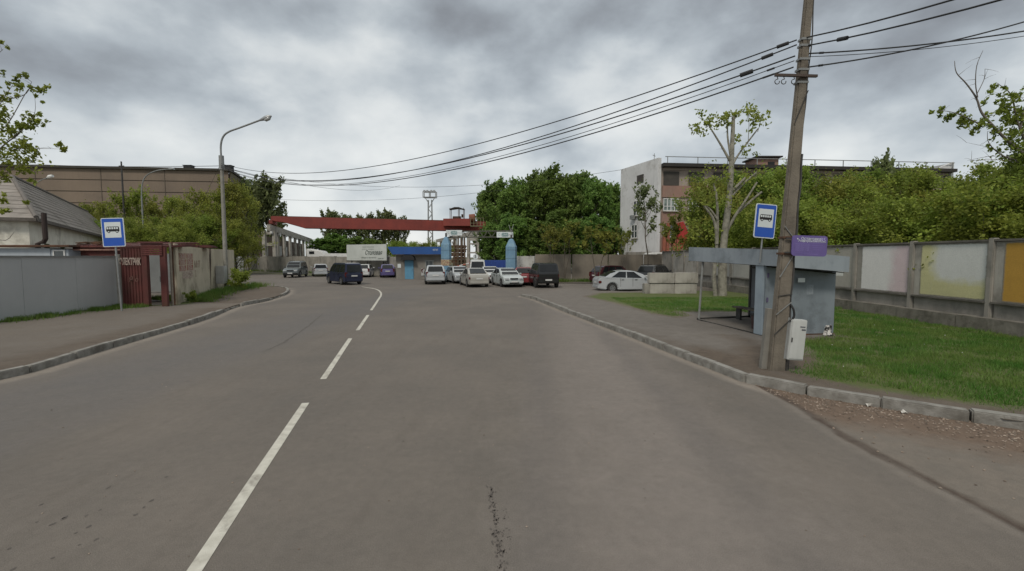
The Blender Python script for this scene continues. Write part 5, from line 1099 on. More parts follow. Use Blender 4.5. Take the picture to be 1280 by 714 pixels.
for i in range(len(posts)-1):
    a, b = posts[i], posts[i+1]
    m_ = MB(); m_.wall((MW, a+.07, 0), (MW, b-.07, 0), 1.0, 2.86, .12); k = m_.build('wall_panel', conc_l if i % 3 else conc, t, bevel=.02)
    m_ = MB(); m_.wall((MW, a+.07, 0), (MW, b-.07, 0), 2.865, 2.93, .24); m_.build('coping', conc_d, t)
    m_ = MB(); m_.wall((MW+.04, a+.1, 0), (MW+.04, b-.1, 0), .5, .99, .16); m_.build('base_beam', conc, t, bevel=.02)
    m_ = MB(); m_.wall((MW-.05, a+.1, 0), (MW-.05, b-.1, 0), .97, 1.03, .2); m_.build('ledge', conc_d, t)
    if i < 4: lab, c1, c2, c3 = ('ochre painted panel', (.42, .24, .045), (.33, .18, .035), (.26, .15, .04))
    elif i in fields: lab, c1, c2, c3 = fields[i][0]
    elif i < 12: lab, c1, c2, c3 = ('faded whitish panel', (.42, .41, .38), (.33, .32, .29), (.28, .27, .24))
    else: continue
    ya, yb = a+.12, b-.34; nu, nv = 40, 28
    U, Vv = np.meshgrid(np.linspace(0, 1, nu), np.linspace(0, 1, nv)); YY = yb-(yb-ya)*U; ZZ = 1.05+(2.83-1.05)*Vv
    if i == 5: mask = sstep(.0, .45, U)*sstep(.05, .6, Vv)*1.0
    elif i == 6: mask = sstep(.98, .45, U)*.9
    elif i == 7: mask = .9*((np.abs(Vv-.42) < .16) & (U < .75))
    elif i <= 4: mask = .5*np.exp(-((U-.5)/.2)**2)
    else: mask = .5+0*U
    edge = 1-np.minimum(np.minimum(U, 1-U)/.035, np.minimum(Vv, 1-Vv)/.035).clip(0, 1)
    drip = (np.sin(YY*37)+np.sin(YY*91+2)+np.sin(YY*13))/6+.5
    mm = groundmat('mural_paint', c1, tuple(x*.9 for x in c1), [('second', c2, tuple(x*1.06 for x in c2), 1.6, 1.1), ('third', c3, tuple(x*.85 for x in c3), 3.0, .8), ('chip', (.24, .225, .19), (.17, .16, .135), 7.0, .8)], bscale=12, bump=.25, rough=.85, fine=.10)
    o = gridmesh('painted_field', MW-.067+0*U, YY, ZZ, mm, dict(second=mask, third=(.18*(drip > .62)*sstep(1, .2, Vv))*(i != 6)+.1, chip=edge*.8+.03)); o['label'] = lab; o.parent = k; o.location = -wloc(k)
for y in posts: m_ = MB(); m_.wall((MW-.04, y-.085, 0), (MW-.04, y+.085, 0), .45, 2.97, .19); m_.build('post', conc, t, bevel=.02)
# concrete foundation blocks
bl0 = gp(806, 370); 
def blockpt(px, Y): return V(((px-640)/F*Y, Y, 0))
labs = ['small end block at the left foot of the stacked concrete blocks', 'lower left long block under the stacked row', 'lower right long block next to the shelter post', 'upper left block on the stacked row beside the silver car', 'upper right block on the stacked row']
Yb = 27.6; zb1 = .80; 
for (p0, p1, z0, z1, lab) in ((806, 812.6, .05, .74, 0), (813, 843.5, .05, .74, 1), (844, 872, .05, .75, 2), (812, 843.5, .755, 1.40, 3), (844, 873, .76, 1.42, 4)):
    x0, x1 = blockpt(p0, Yb).x, blockpt(p1, Yb).x; m_ = MB(); m_.box(((x0+x1)/2, Yb+.25+random.uniform(-.04, .04), (z0+z1)/2), (x1-x0, .5, z1-z0)); o = m_.build('concrete_block', conc_l if lab != 0 else conc, bevel=.03); tag(o, labs[lab], 'concrete block', 'stacked concrete blocks')
# ================================================================== CARS
def paint(name, c, metal=0.35, rough=0.28):
    m = M(name, c, tuple(x*.93 for x in c), 1.2, rough, metal=metal); m.node_tree.nodes['Principled BSDF'].inputs['Coat Weight'].default_value = .5
    return m
CT = dict(
 sedan=dict(L=4.5, W=1.74, H=1.47, c=.2, wr=.315, body=[(-2.22, .45), (-2.27, .72), (-2.22, .96), (-2.05, 1.04), (-1.35, 1.03), (.9, .97), (1.45, .92), (1.9, .81), (2.14, .68), (2.24, .5)], cab=(-1.92, 1.02, -.88, .22, 1.28, .93), panes=((.13, .47), (.50, .86)), wx=(-1.33, 1.38)),
 hatch=dict(L=4.2, W=1.70, H=1.50, c=.2, wr=.31, body=[(-2.05, .45), (-2.08, .85), (-2.02, .98), (1.0, .98), (1.70, .88), (2.0, .72), (2.08, .5)], cab=(-2.02, .97, -1.45, .45, 1.2, .97), panes=((.06, .26), (.29, .57), (.60, .93)), wx=(-1.25, 1.28)),
 suv=dict(L=4.4, W=1.78, H=1.72, c=.27, wr=.36, body=[(-2.1, .5), (-2.15, .9), (-2.1, 1.08), (.9, 1.08), (1.75, 1.02), (2.05, .9), (2.15, .55)], cab=(-2.08, 1.07, -1.75, .35, 1.05, 1.07), panes=((.04, .26), (.29, .58), (.61, .95)), wx=(-1.3, 1.35)),
 jeep=dict(L=4.3, W=1.85, H=1.90, c=.33, wr=.40, body=[(-2.05, .55), (-2.1, .95), (-2.08, 1.18), (.7, 1.18), (1.8, 1.12), (2.0, 1.0), (2.05, .6)], cab=(-2.04, 1.17, -1.92, .30, .80, 1.17), panes=((.03, .30), (.33, .62), (.65, .97)), wx=(-1.3, 1.35)),
 van=dict(L=4.4, W=1.72, H=1.85, c=.22, wr=.32, body=[(-2.15, .45), (-2.2, .9), (-2.18, 1.02), (1.2, 1.0), (1.9, .9), (2.12, .75), (2.2, .5)], cab=(-2.16, 1.0, -2.0, .75, 1.55, 1.0), panes=((.03, .32), (.35, .64), (.67, .96)), wx=(-1.35, 1.45)))
def car(name, typ, pm, label, cat, bumper=None, rim=None, spare=False, H=None, rack=False, grp='cars parked in front of the yard gate', darkglass=True, red_tail=True):
    p = CT[typ]; L_, W_, c, wr = p['L'], p['W'], p['c'], p['wr']; H = H or p['H']; hw = W_/2
    t = thing(name, label, cat, (0, 0, 0), grp)
    prof = list(p['body'])
    bot = []
    for wx in (p['wx'][1], p['wx'][0]):
        ra = wr*1.17
        bot += [(wx+ra*math.cos(a), max(c, wr+ra*math.sin(a))) for a in np.linspace(math.asin((c-wr)/ra), math.pi-math.asin((c-wr)/ra), 9)]
    poly = prof+[(prof[-1][0]-.05, c+.05)]+[(x, z) for x, z in bot]+[(prof[0][0]+.05, c+.05)]
    def yy(x): return hw*(1-.11*abs(x/(L_/2))**3.5)
    m_ = MB(); m_.prism(poly, lambda x, z: (x, -yy(x)*(1-.05*max(0, z-.7)), z), lambda x, z: (x, yy(x)*(1-.05*max(0, z-.7)), z))
    xa, za, xb, xc, xd, zd = p['cab']; hb = hw*.93; ht = hw*.76
    B = [V((xa, -hb, za-.05)), V((xd, -hb, zd-.05)), V((xd, hb, zd-.05)), V((xa, hb, za-.05))]
    Tt = [V((xb, -ht, H)), V((xc, -ht, H-.01)), V((xc, ht, H-.01)), V((xb, ht, H))]
    def cy(z): return hb+(ht-hb)*min(1, max(0, (z-za)/(H-za)))
    g_ = .035 if typ != 'jeep' else .01
    cp_ = [(xa, za-.05), (xd, zd-.05), (xd+(xc-xd)*.5+g_, zd+(H-zd)*.5+g_), (xc, H-.035), (xc-.22, H), ((xb+xc)/2, H+.025), (xb+.22, H), (xb, H-.035), (xa+(xb-xa)*.5-g_*.7, za+(H-za)*.5+g_)]
    m_.prism(cp_, lambda x, z: (x, -cy(z), z), lambda x, z: (x, cy(z), z)); body = m_.build('body', pm, t, smooth=True, bevel=.055)
    # inner floor so nothing shows under the arches
    m_ = MB(); m_.box((0, 0, c+.16), (L_*.9, W_*.72, .3)); m_.build('underbody', blackm, t)
    def pane(q, u0, u1, v0, v1, nm, o_=.009):
        def pt(u, v): return (q[0].lerp(q[1], u)).lerp(q[3].lerp(q[2], u), v)
        P = [pt(u0, v0), pt(u1, v0), pt(u1, v1), pt(u0, v1)]; n_ = (P[1]-P[0]).cross(P[3]-P[0]).normalized()
        if n_.dot((P[0]+P[2])*.5-V((0, 0, H*.5))) < 0: n_ = -n_
        k = MB(); k.hexa([x-n_*.03 for x in P], [x+n_*o_ for x in P]); return k.build(nm, glassc, t)
    pane([B[1], B[2], Tt[2], Tt[1]], .07, .93, .14, .86, 'windshield', .065)
    pane([B[3], B[0], Tt[0], Tt[3]], .09, .91, .16 if typ != 'jeep' else .2, .84, 'rear_window', .065)
    for sgn, (i0, i1) in ((-1, (0, 1)), (1, (3, 2))):
        for (u0, u1) in p['panes']: pane([B[i0], B[i1], Tt[i1], Tt[i0]], u0, u1, .14, .88, 'side_window')
    for wx in p['wx']:
        for s in (-1, 1):
            y = s*(hw-.10); m_ = MB(); m_.tube([(wx, y-.10, wr), (wx, y-.085, wr), (wx, y+.085, wr), (wx, y+.10, wr)], [wr*.9, wr, wr, wr*.9], 20); w = m_.build('wheel', tyrem, t, smooth=True)
            m_ = MB(); m_.cyl((wx, y+s*.07, wr), (wx, y+s*.105, wr), wr*.62, 14)
            m_.build('rim', rim or rimm, w)
            m_ = MB(); 
            for k in range(5): a = k*1.2566; m_.box((wx+wr*.38*math.cos(a), y+s*.107, wr+wr*.38*math.sin(a)), (wr*.16, .006, wr*.16))
            m_.build('rim_opening', blackm, w)
    xf, xr = prof[-1][0], prof[0][0]; bm_ = bumper or pm
    zf_ = prof[-2][1]; yf = yy(xf)
    zl = (prof[-1][1]+prof[-2][1])/2+.03
    for s in (-1, 1):
        m_ = MB(); m_.box((xf-.10, s*(yf-.20), zl+.05), (.26, .34, .15)); m_.build('headlight', lampclear, t, bevel=.03)
        zt_ = (prof[0][1]+prof[1][1])/2+.14
        hgt = .16 if typ in ('sedan',) else (.42 if typ != 'jeep' else .22)
        m_ = MB(); m_.box((xr+.07, s*(yy(xr)-.10), zt_+(.0 if typ == 'sedan' else .06)), (.20, .20 if typ != 'sedan' else .30, hgt)); m_.build('taillight', lampred if red_tail else lampclear, t, bevel=.03)
        m_ = MB(); m_.box((xc+ (xd-xc)*.62, s*(hw+.06), zd+.10), (.12, .18, .13)); m_.build('mirror', pm, t, bevel=.03)
    m_ = MB(); m_.box((xf-.08, 0, c+.20), (.28, yf*1.9, .22)); m_.build('front_bumper', bm_, t, bevel=.05)
    m_ = MB(); m_.box((xr+.08, 0, c+.20), (.28, yy(xr)*1.9, .24)); m_.build('rear_bumper', bm_, t, bevel=.05)
    m_ = MB(); m_.box((xf+.0, 0, zl+.06), (.04, yf*.85, .12)); m_.build('grille', blackm, t); m_ = MB(); m_.box((xf+.06, 0, c+.15), (.03, yf*1.0, .10)); m_.build('air_intake', blackm, t)
    m_ = MB(); m_.box((xf+.075, 0, c+.26), (.02, .52, .11)); m_.build('number_plate', platem, t)
    zp_ = c+.30 if typ in ('jeep',) else (prof[0][1]+prof[1][1])/2+.10
    m_ = MB(); m_.box((xr-.075 if zp_ < c+.32 else xr-.03, 0, zp_), (.05, .52, .11)); m_.build('number_plate', platem, t)
    if spare:
        m_ = MB(); m_.tube([(xr-.02, .1, 1.0), (xr-.2, .1, 1.0)], .33, 20); s_ = m_.build('spare_wheel', spare if spare is not True else tyrem, t, bevel=.03)
    if rack:
        m_ = MB(); [m_.bar((xb+.1, s*ht*.85, H+.05), (xc-.05, s*ht*.85, H+.05), .04) for s in (-1, 1)]; m_.build('roof_rail', blackm, t)
    # door shut lines and sills
    m_ = MB()
    for s in (-1, 1):
        for x in (p['wx'][0]+.55, .05, xd-.15): m_.box((x, s*(yy(x)*.985+.002), (c+za)/2+.08), (.012, .03, za-c-.25))
        for x in (-.28, .62): m_.box((x-.35, s*(yy(x)*.985+.014), za-.14), (.16, .03, .025))
    m_.build('door_lines', blackm, t)
    return t
def put(t, px, py, mode, a, L_=4.3):
    g = gp(px, py); v = V((g.x, g.y, 0)).normalized(); va = math.atan2(v.y, v.x); h = va+R(a)+(math.pi if mode == 'f' else 0)
    hl = L_/2*abs(math.cos(R(a)))*.97+.4*abs(math.sin(R(a)))
    place(t, (g.x+v.x*hl, g.y+v.y*hl, 0), h)
P_silver = paint('paint_silver', (.43, .45, .46), .1); P_white = paint('paint_white', (.56, .57, .56), 0); P_warm = paint('paint_champagne', (.40, .385, .345), .1)
P_black = paint('paint_black', (.014, .015, .016), .1); P_blue = paint('paint_navy', (.025, .032, .07), .3); P_violet = paint('paint_violet', (.12, .10, .26), .3)
P_green = paint('paint_grey_green', (.10, .115, .115), .4); P_red = paint('paint_red', (.20, .015, .018), .1); P_maroon = paint('paint_maroon', (.07, .015, .022), .2); P_dgrey = paint('paint_dark_grey', (.045, .048, .05), .3); P_ice = paint('paint_ice', (.45, .485, .475), .05)
put(car('parked_jeep', 'suv', P_green, 'dark grey-green off-road car facing us, leftmost of the parked cars', 'car', bumper=blackm, rack=True, H=1.84), 370, 347.3, 'f', -16)
put(car('parked_car', 'van', P_silver, 'silver estate car seen from behind, between the grey-green off-road car and the navy minivan', 'car', H=1.5), 400, 346, 'r', 3)
put(car('minivan', 'van', P_blue, 'dark navy minivan driving away round the left bend', 'minivan', grp=None), 430.5, 356.6, 'r', 22)
put(car('parked_car', 'hatch', P_white, 'white hatchback half hidden behind the navy minivan', 'car'), 456.5, 347, 'r', -8)
put(car('parked_car', 'hatch', P_violet, 'violet hatchback parked under the billboard beside the gatehouse', 'car'), 484, 347.3, 'r', 2)
put(car('parked_car', 'suv', P_white, 'white small off-road car with spare wheel at the blue door', 'car', spare=P_white), 526, 349, 'r', 24)
put(car('parked_car', 'suv', P_silver, 'silver crossover seen squarely from behind in front of left blue pillar', 'car', H=1.64), 543.5, 356, 'r', 2)
put(car('parked_car', 'hatch', P_silver, 'silver hatchback facing us just right of left blue pillar', 'car'), 573, 355, 'f', 14)
put(car('parked_car', 'sedan', P_warm, 'champagne sedan seen from behind, nearest below the boom barrier', 'car'), 592, 359.5, 'r', 12)
put(car('parked_van', 'van', P_white, 'white van roof showing behind the champagne sedan', 'van', H=2.1), 597, 352, 'r', 0)
put(car('parked_car', 'sedan', P_white, 'white sedan facing us in front of the blue container', 'car'), 612, 354.5, 'f', 8)
put(car('parked_car', 'sedan', P_ice, 'pale silver-green sedan facing us in front of right blue pillar', 'car'), 633, 359.5, 'f', 16)
put(car('parked_car', 'hatch', P_red, 'bright red car squeezed between pale sedan and black jeep', 'car'), 654.5, 357.5, 'r', 0)
put(car('parked_jeep', 'jeep', P_black, 'big black jeep seen from behind at the right end of the row', 'jeep', bumper=P_black, rim=rimd), 677.5, 360.5, 'r', 14)
s15 = car('parked_car', 'sedan', P_silver, 'silver sedan side-on behind the grass and concrete blocks', 'car', grp='cars parked by the right wall'); place(s15, (at(784.5, 360, 30.6).x, 30.6, 0), R(5))
put(car('parked_car', 'hatch', P_maroon, 'dark maroon hatchback behind the silver side-on sedan', 'car', grp='cars parked by the right wall', H=1.6), 766, 355.5, 'r', -52)
put(car('parked_car', 'suv', P_dgrey, 'dark grey estate roof showing above the concrete blocks', 'car', grp='cars parked by the right wall', rack=True, H=1.66), 820, 357, 'r', -25)
# lorry behind the left yard wall
t = thing('white_lorry', 'white lorry cab with long white body showing above the left yard wall', 'lorry', (-29, 70, 0))
Yl = 71; q0 = at(383, 322, Yl); q1 = at(406, 322, Yl); zt_ = at(390, 311, Yl).z
m_ = MB(); m_.prism([(q0.x, .6), (q0.x, zt_), (q0.x+.9, zt_+.15-.3), (q0.x+2.3, zt_-.35), (q1.x-.3, zt_-.7), (q1.x, 2.6), (q1.x, .6)], lambda x, z: (x, Yl, z), lambda x, z: (x, Yl+2.2, z)); m_.build('cab', whitep, t, bevel=.08)
m_ = MB(); m_.box((q0.x+.85, Yl-.02, zt_-.62), (.8, .05, .42)); m_.build('cab_window', glassc, t)
q2 = at(434, 320, Yl); m_ = MB(); m_.box(((q1.x+q2.x)/2, Yl+1.1, 2.15), (q2.x-q1.x, 2.2, 1.55)); m_.build('body', whitep, t); m_ = MB(); m_.cyl((q1.x-.5, Yl-.1, 2.05), (q1.x-.5, Yl+.2, 2.05), .42); m_.build('spare_wheel', tyrem, t)
m_ = MB(); [m_.cyl((x, Yl-.05, .5), (x, Yl+.3, .5), .5) for x in (q0.x+1, q2.x-1, q2.x-2.2)]; m_.build('wheel', tyrem, t)
# ================================================================== OVERHEAD CABLES
def cable(name, label, a, b, sag, r=.016, n=40, grp='cables strung from the utility pole', knots=()):
    a, b = V(a), V(b); P = []
    r *= .8
    for i in range(n+1): s = i/n; q = a.lerp(b, s); q.z -= sag*4*s*(1-s); P.append(q)
    m_ = MB(); m_.tube(P, r, 6)
    for k0, k1, rr in knots:
        i0, i1 = k0, k1; q0 = a.lerp(b, k0); q0.z -= sag*4*k0*(1-k0); q1 = a.lerp(b, k1); q1.z -= sag*4*k1*(1-k1); m_.tube([q0, q1], rr, 8)
    return tag(m_.build(name, cablem, origin=tuple(a)), label, 'cable', grp)
Yp = pb.y-.05
def lp(z): return V((LPX-.1, LPY, z))
zl0 = zat(207, LPY)
ends = [(996, 50, zl0+.15, 1.45, 'topmost'), (996, 56, zl0+.05, 1.78, 'second from the top'), (994, 70, zl0, 1.62, 'third from the top'), (993, 76, zl0-.05, 1.75, 'fourth from the top'), (992, 84, zl0-.1, 1.72, 'lowest')]
for i, (px, py, ze_, sg_, nm) in enumerate(ends):
    cable('overhead_cable', nm+' of five cables from the utility pole to the street lamp', at(px, py, Yp), lp(ze_), sg_, (.016, .016, .018, .010, .018)[i], knots=[((.004, .010, .035), (.012, .018, .035), (.022, .029, .045), (.010, .014, .02), (.01, .016, .02))[i]])
def past(px, py, pxe, pye, Ye, Z, sag, name, r=.016):
    return cable('overhead_cable', name, at(px, py, Yp), Z, sag, r, grp='cables running right from the utility pole', knots=((.008, .012, .03),) if r > .012 else ())
cable('overhead_cable', 'upper cable leaving the pole towards the top right edge', at(1008, 47, Yp), (8.9, -18, 8.6), 2.65, .016, grp='cables running right from the utility pole')
cable('overhead_cable', 'second cable with black clamp leaving towards the top right', at(1010, 57, Yp), (9.6, -18, 8.3), 2.60, .016, grp='cables running right from the utility pole', knots=((.025, .032, .035),))
def rcable(px, py, ex, ey, Ye, label, sag, r):
    a = at(px, py, Yp); b = at(ex, ey, Ye); d_ = (b-a); b2 = a+d_*2.2; b2.z += .3
    return cable('overhead_cable', label, a, b2, sag, r, grp='cables running right from the utility pole', knots=((.022, .03, .022),) if r > .012 else ())
rcable(1011, 67, 1280, 30, 9.3, 'upper gently rising cable from the pole to the right edge', .28, .017)
rcable(1011, 71, 1280, 35, 9.3, 'thin cable just under the gently rising one on the right', .30, .008)
rcable(1010, 84, 1280, 11, 9.3, 'steeply rising cable crossing the others to the right edge', .40, .017)
# distant wires
cable('distant_wire', 'thin wire from the left edge across the factory top to the street lamp', at(-60, 196, 66), lp(zat(207.5, LPY)), .5, .022, grp='thin distant wires')
cable('distant_wire', 'thin wire above the factory roof corner behind the street lamp', lp(zat(208, LPY)), at(500, 232, 80), 1.2, .02, grp='thin distant wires')
cable('distant_wire', 'thin wire from the left of the crane to the office end wall', at(340, 221, 85), at(779, 212, 65), 2.2, .028, grp='thin distant wires')
cable('distant_wire', 'lower thin wire over the crane girder into the dark grove', at(340, 249, 85), at(640, 236, 80), 1.0, .028, grp='thin distant wires')
cable('guy_wire', 'slanting stay wire from the street lamp down to the left', lp(zat(206, LPY)), V((LPX-4.5, LPY+3, 4.5)), .0, .012, grp='thin distant wires')
cable('guy_wire', 'slanting wire from the street lamp towards the crane trees', lp(zat(206, LPY)), at(345, 240, 60), .2, .018, grp='thin distant wires')
# ================================================================== TREES
def quads_mesh(name, C, size, m, flat=.35, elong=1.5):
    n = len(C); a = RNG.normal(size=(n, 3)); a /= np.linalg.norm(a, axis=1)[:, None]
    b = RNG.normal(size=(n, 3)); b -= a*(a*b).sum(1)[:, None]; b /= np.linalg.norm(b, axis=1)[:, None]
    s = size*RNG.uniform(.6, 1.3, (n, 1)); A_ = a*s*elong*.5; B_ = b*s*.42
    v = np.stack([C-A_, C+B_-A_*.1, C+A_, C-B_-A_*.1], 1).reshape(-1, 3)
    me = bpy.data.meshes.new(name); me.vertices.add(n*4); me.vertices.foreach_set('co', v.astype(np.float32).ravel())
    me.loops.add(n*4); me.loops.foreach_set('vertex_index', np.arange(n*4, dtype=np.int32)); me.polygons.add(n)
    me.polygons.foreach_set('loop_start', np.arange(0, n*4, 4, dtype=np.int32)); me.update(calc_edges=True); me.materials.append(m); return me
def tube_mesh(name, chains, m, n=6):
    mb = MB()
    for P, r in chains: mb.tube(P, r, n, cap=False)
    me = bpy.data.meshes.new(name); me.from_pydata(mb.v, [], mb.f); me.materials.append(m)
    me.polygons.foreach_set('use_smooth', [True]*len(me.polygons)); return me
def gen_tree(seed, H, Rr, tf, nb, nl, ls, tr, lm, bm_, sigma=.16, up=.5, stems=1, fill=.35, top=.86, sprig=.30):
    rs = random.Random(seed); ch = []; seg = []
    def rv(zl, zh): return V((rs.uniform(-1, 1), rs.uniform(-1, 1), rs.uniform(zl, zh))).normalized()
    for st_ in range(stems):
        a0 = rs.uniform(0, 6.28)+st_*6.28/stems; off = V((math.cos(a0), math.sin(a0), 0))*(0 if stems == 1 else Rr*.12)
        ht = H*top*(1 if st_ == 0 else rs.uniform(.7, .95)); lean = (V((rs.uniform(-.05, .05), rs.uniform(-.05, .05), 0)) if stems == 1 else V((math.cos(a0), math.sin(a0), 0))*rs.uniform(.05, .16))*H
        T = [off+lean*s+V((rs.uniform(-.02, .02), rs.uniform(-.02, .02), 0))*H*(s > 0)+V((0, 0, ht*s)) for s in (0, .25, .5, .75, 1)]; T = catmull(T, 3)
        ch.append((T, [tr*(1-.88*i/(len(T)-1)) for i in range(len(T))]))
        seg.append((T[-3], T[-1]+V((0, 0, H*(1-top))), 1.0))
        for k in range(nb//stems):
            s = tf+(1-tf)*(k+rs.random())/(nb//stems); s = min(s, .98); q = T[int(s*(len(T)-1))]; an = k*2.4+rs.uniform(-.5, .5)+a0
            u_ = (s-tf)/(1-tf); prof = math.sin(math.pi*min(1, .22+.78*u_))**.6*(1-.35*u_)
            Ln = Rr*prof*rs.uniform(.55, 1.15); d_ = V((math.cos(an), math.sin(an), up+.6*u_*rs.uniform(.5, 1.6)))
            P = [q, q+d_*Ln*.4+V((0, 0, -.03*Ln)), q+d_*Ln*.75+V((rs.uniform(-.1, .1)*Ln, rs.uniform(-.1, .1)*Ln, .08*Ln)), q+d_*Ln+V((0, 0, .12*Ln))]
            r0 = tr*.42*(1-.6*u_); ch.append((P, [r0, r0*.7, r0*.4, r0*.12])); seg.append((P[1], P[3], 1.3))
            for j in range(5):
                b = P[1].lerp(P[3], rs.uniform(.0, 1.0)); dd = (rv(.1, 1.4)+d_*.25).normalized()*(Rr*sprig)*rs.uniform(.6, 1.5)
                if j < 3: ch.append(([b, b+dd*.5, b+dd], [r0*.3, r0*.18, r0*.05]))
                seg.append((b, b+dd, .9)); 
                for jj in range(2):
                    b2 = b.lerp(b+dd, rs.uniform(.3, .9)); d2 = rv(-.1, 1.2)*(Rr*sprig)*rs.uniform(.3, .7); seg.append((b2, b2+d2, .5))
    if fill > .5:
        for k in range(int(14*fill)):
            c = V((rs.gauss(0, .3)*Rr, rs.gauss(0, .3)*Rr, H*rs.uniform(.08, .6))); seg.append((c, c+rv(-.2, 1)*Rr*.35, 1.2))
    C = []; wsum = sum(w for *_, w in seg)
    for p, q, w in seg:
        n = max(1, int(nl*w/wsum*rs.uniform(.4, 1.6))); sg_ = sigma*Rr*.38*rs.uniform(.6, 1.4); u_ = RNG.random((n, 1))**.8
        C.append(np.array(p)[None]*(1-u_)+np.array(q)[None]*u_+RNG.normal(size=(n, 3))*sg_)
    C = np.concatenate(C); C = C[C[:, 2] > .1]
    return quads_mesh('crown', C, ls, lm), tube_mesh('trunk', ch, bm_)
TR = {}
def reg(key, *a, **k): TR[key] = [gen_tree(s, *a, **k) for s in k.pop('seeds', (1, 2, 3))]
def mk(key, seeds, *a, **k): TR[key] = [gen_tree(s+sum(map(ord, key)), *a, **k) for s in seeds]
mk('bush', (1, 2, 3, 4), 7.0, 2.9, .02, 34, 26000, .10, .09, LEAF['green'], bark, sigma=.14, up=.8, stems=3, fill=.8)
mk('bushy', (1, 2, 3, 4), 5.0, 2.5, .0, 30, 22000, .085, .06, LEAF['yellow'], bark, sigma=.14, up=.7, stems=3, fill=.8)
mk('olive', (1, 2, 3), 8.0, 2.9, .04, 32, 17000, .105, .10, LEAF['olive'], bark, sigma=.14, up=.8, stems=2, fill=.6)
mk('grove', (1, 2, 3, 4), 15.0, 4.2, .03, 46, 15000, .34, .22, LEAF['dark'], bark, sigma=.12, up=1.3, fill=.9, top=.95)
mk('sapling', (1, 2, 3), 9.0, 2.3, .08, 28, 5500, .15, .09, LEAF['yellow'], bark, sigma=.15, up=1.5, fill=.6)
mk('saplingo', (1, 2, 3), 9.0, 2.4, .06, 30, 5500, .15, .09, LEAF['olive'], bark, sigma=.15, up=1.5, fill=.6)
mk('mid', (1, 2), 15.0, 5.0, .12, 34, 5200, .50, .25, LEAF['grey'], bark, sigma=.13, up=.8, fill=.5)
mk('road', (1, 2, 3), 5.4, 1.15, .58, 12, 900, .17, .055, LEAF['rusty'], bark, sigma=.20, up=1.0, stems=2, fill=.4)
mk('roadg', (1,), 9.0, 1.7, .55, 14, 1100, .20, .09, LEAF['grey'], bark, sigma=.16, up=1.0, stems=1, fill=.4)
mk('shrub', (1,), 1.6, .9, .0, 14, 2600, .09, .02, LEAF['yellow'], bark, sigma=.22, stems=3, fill=.7)
cnt = {}
NAMES = dict(bush='maple_tree', bushy='maple_bush', olive='budding_tree', grove='poplar_tree', sapling='birch_sapling', saplingo='birch_sapling', mid='distant_tree', road='young_tree', roadg='young_tree', shrub='shrub')
def tree(key, x, y, s, label, cat='tree', grp=None, sz=1.0, rz=None):
    i = cnt.get(key, 0); cnt[key] = i+1; cm, tm = TR[key][i % len(TR[key])]; nm = NAMES[key]
    t = thing(nm, label, cat, (x, y, 0), grp); t.rotation_euler.z = rz if rz is not None else random.uniform(0, 6.28); t.scale = (s, s, s*sz)
    for n_, me in (('crown', cm), ('trunk', tm)):
        o = bpy.data.objects.new(n_, me); COL.objects.link(o); o.parent = t
    return t
def tpix(key, H, px, Y, pytop, label, **k):
    x = (px-640)/F*Y; s = (zat(pytop, Y))/H; wid = k.pop('w', 1.0)
    return tree(key, x, Y, s*wid, label, sz=1/wid, **k)
G1 = 'trees behind the left walls'
for i, (px, Y, py, k_, w) in enumerate(((104, 74, 258, 'saplingo', .9), (118, 76, 252, 'sapling', .8), (138, 66, 252, 'saplingo', .9), (154, 62, 240, 'sapling', .8), (172, 64, 236, 'sapling', .8), (196, 62, 250, 'saplingo', .9), (218, 66, 242, 'saplingo', .9), (240, 60, 248, 'saplingo', .9), (258, 66, 236, 'saplingo', .9), (276, 60, 234, 'sapling', .85), (294, 62, 222, 'saplingo', .85), (312, 66, 230, 'saplingo', .8))):
    near = ('above the slate roof end', 'right beside the slate roof', 'behind the left bus stop sign', 'just right of the left bus stop sign', 'behind the wire post', 'behind the red gate doorway', 'over the red and white stencils', 'over the rusty sheets on the slab wall', 'left of the street lamp shaft', 'directly behind the street lamp shaft', 'right of the street lamp shaft', 'at the factory corner beside the crane runway')[i]
    tpix(k_, 9.0, px, Y, py, ('fresh yellow-green' if k_ == 'sapling' else 'thin olive budding')+' tree '+near, grp=G1, w=w)
for i, (px, Y, py) in enumerate(((142, 58, 278), (175, 54, 272), (205, 56, 276), (235, 52, 270), (265, 56, 268), (298, 58, 272))):
    tpix('olive' if i % 2 else 'bush', 8.0 if i % 2 else 7.0, px, Y, py, 'low thicket tree '+('behind the left bus stop sign plate', 'over the painted gate lettering', 'over the gate doorway lintel', 'over the first beige slab', 'over the rusty sheet pile', 'over the far end of the slab wall')[i], grp='low trees behind the left walls', w=1.25)
tpix('mid', 15, 336, 98, 222, 'tall dark leafy tree rising behind the left crane column', w=.78); tpix('mid', 15, 318, 104, 224, 'tall tree half hidden by the factory side wall', w=.7)
for i, (px, py, w) in enumerate(((414, 264, .75), (432, 268, .7), (450, 270, .7), (468, 268, .75), (484, 264, .75), (501, 272, .6))):
    tpix('mid', 15, px, 128+3*(i % 3), py, 'airy distant tree behind the crane girder, '+('leftmost of the row', 'second from left', 'third from left', 'above the billboard lettering', 'above the billboard right end', 'rightmost of the row')[i], grp='distant trees behind the crane girder', w=w)
for i, (px, py) in enumerate(((405, 300), (425, 296), (446, 300), (466, 302))): tpix('grove', 15, px, 112, py, 'low dark tree mass beneath the girder '+('by the white lorry', 'left of the billboard', 'above the billboard left part', 'above the billboard middle')[i], grp='low dark trees beneath the girder', w=2.2)
for i, (px, py, Y) in enumerate(((492, 303, 74), (512, 304, 70), (532, 305, 74), (546, 304, 78))): tpix('bushy', 5.0, px, Y, py, 'yellow-green bush '+('between billboard and gatehouse', 'over the left part of the blue fascia', 'over the middle of the blue fascia', 'beside the left blue pillar')[i], cat='bush', grp='bushes behind the gatehouse', w=1.2)
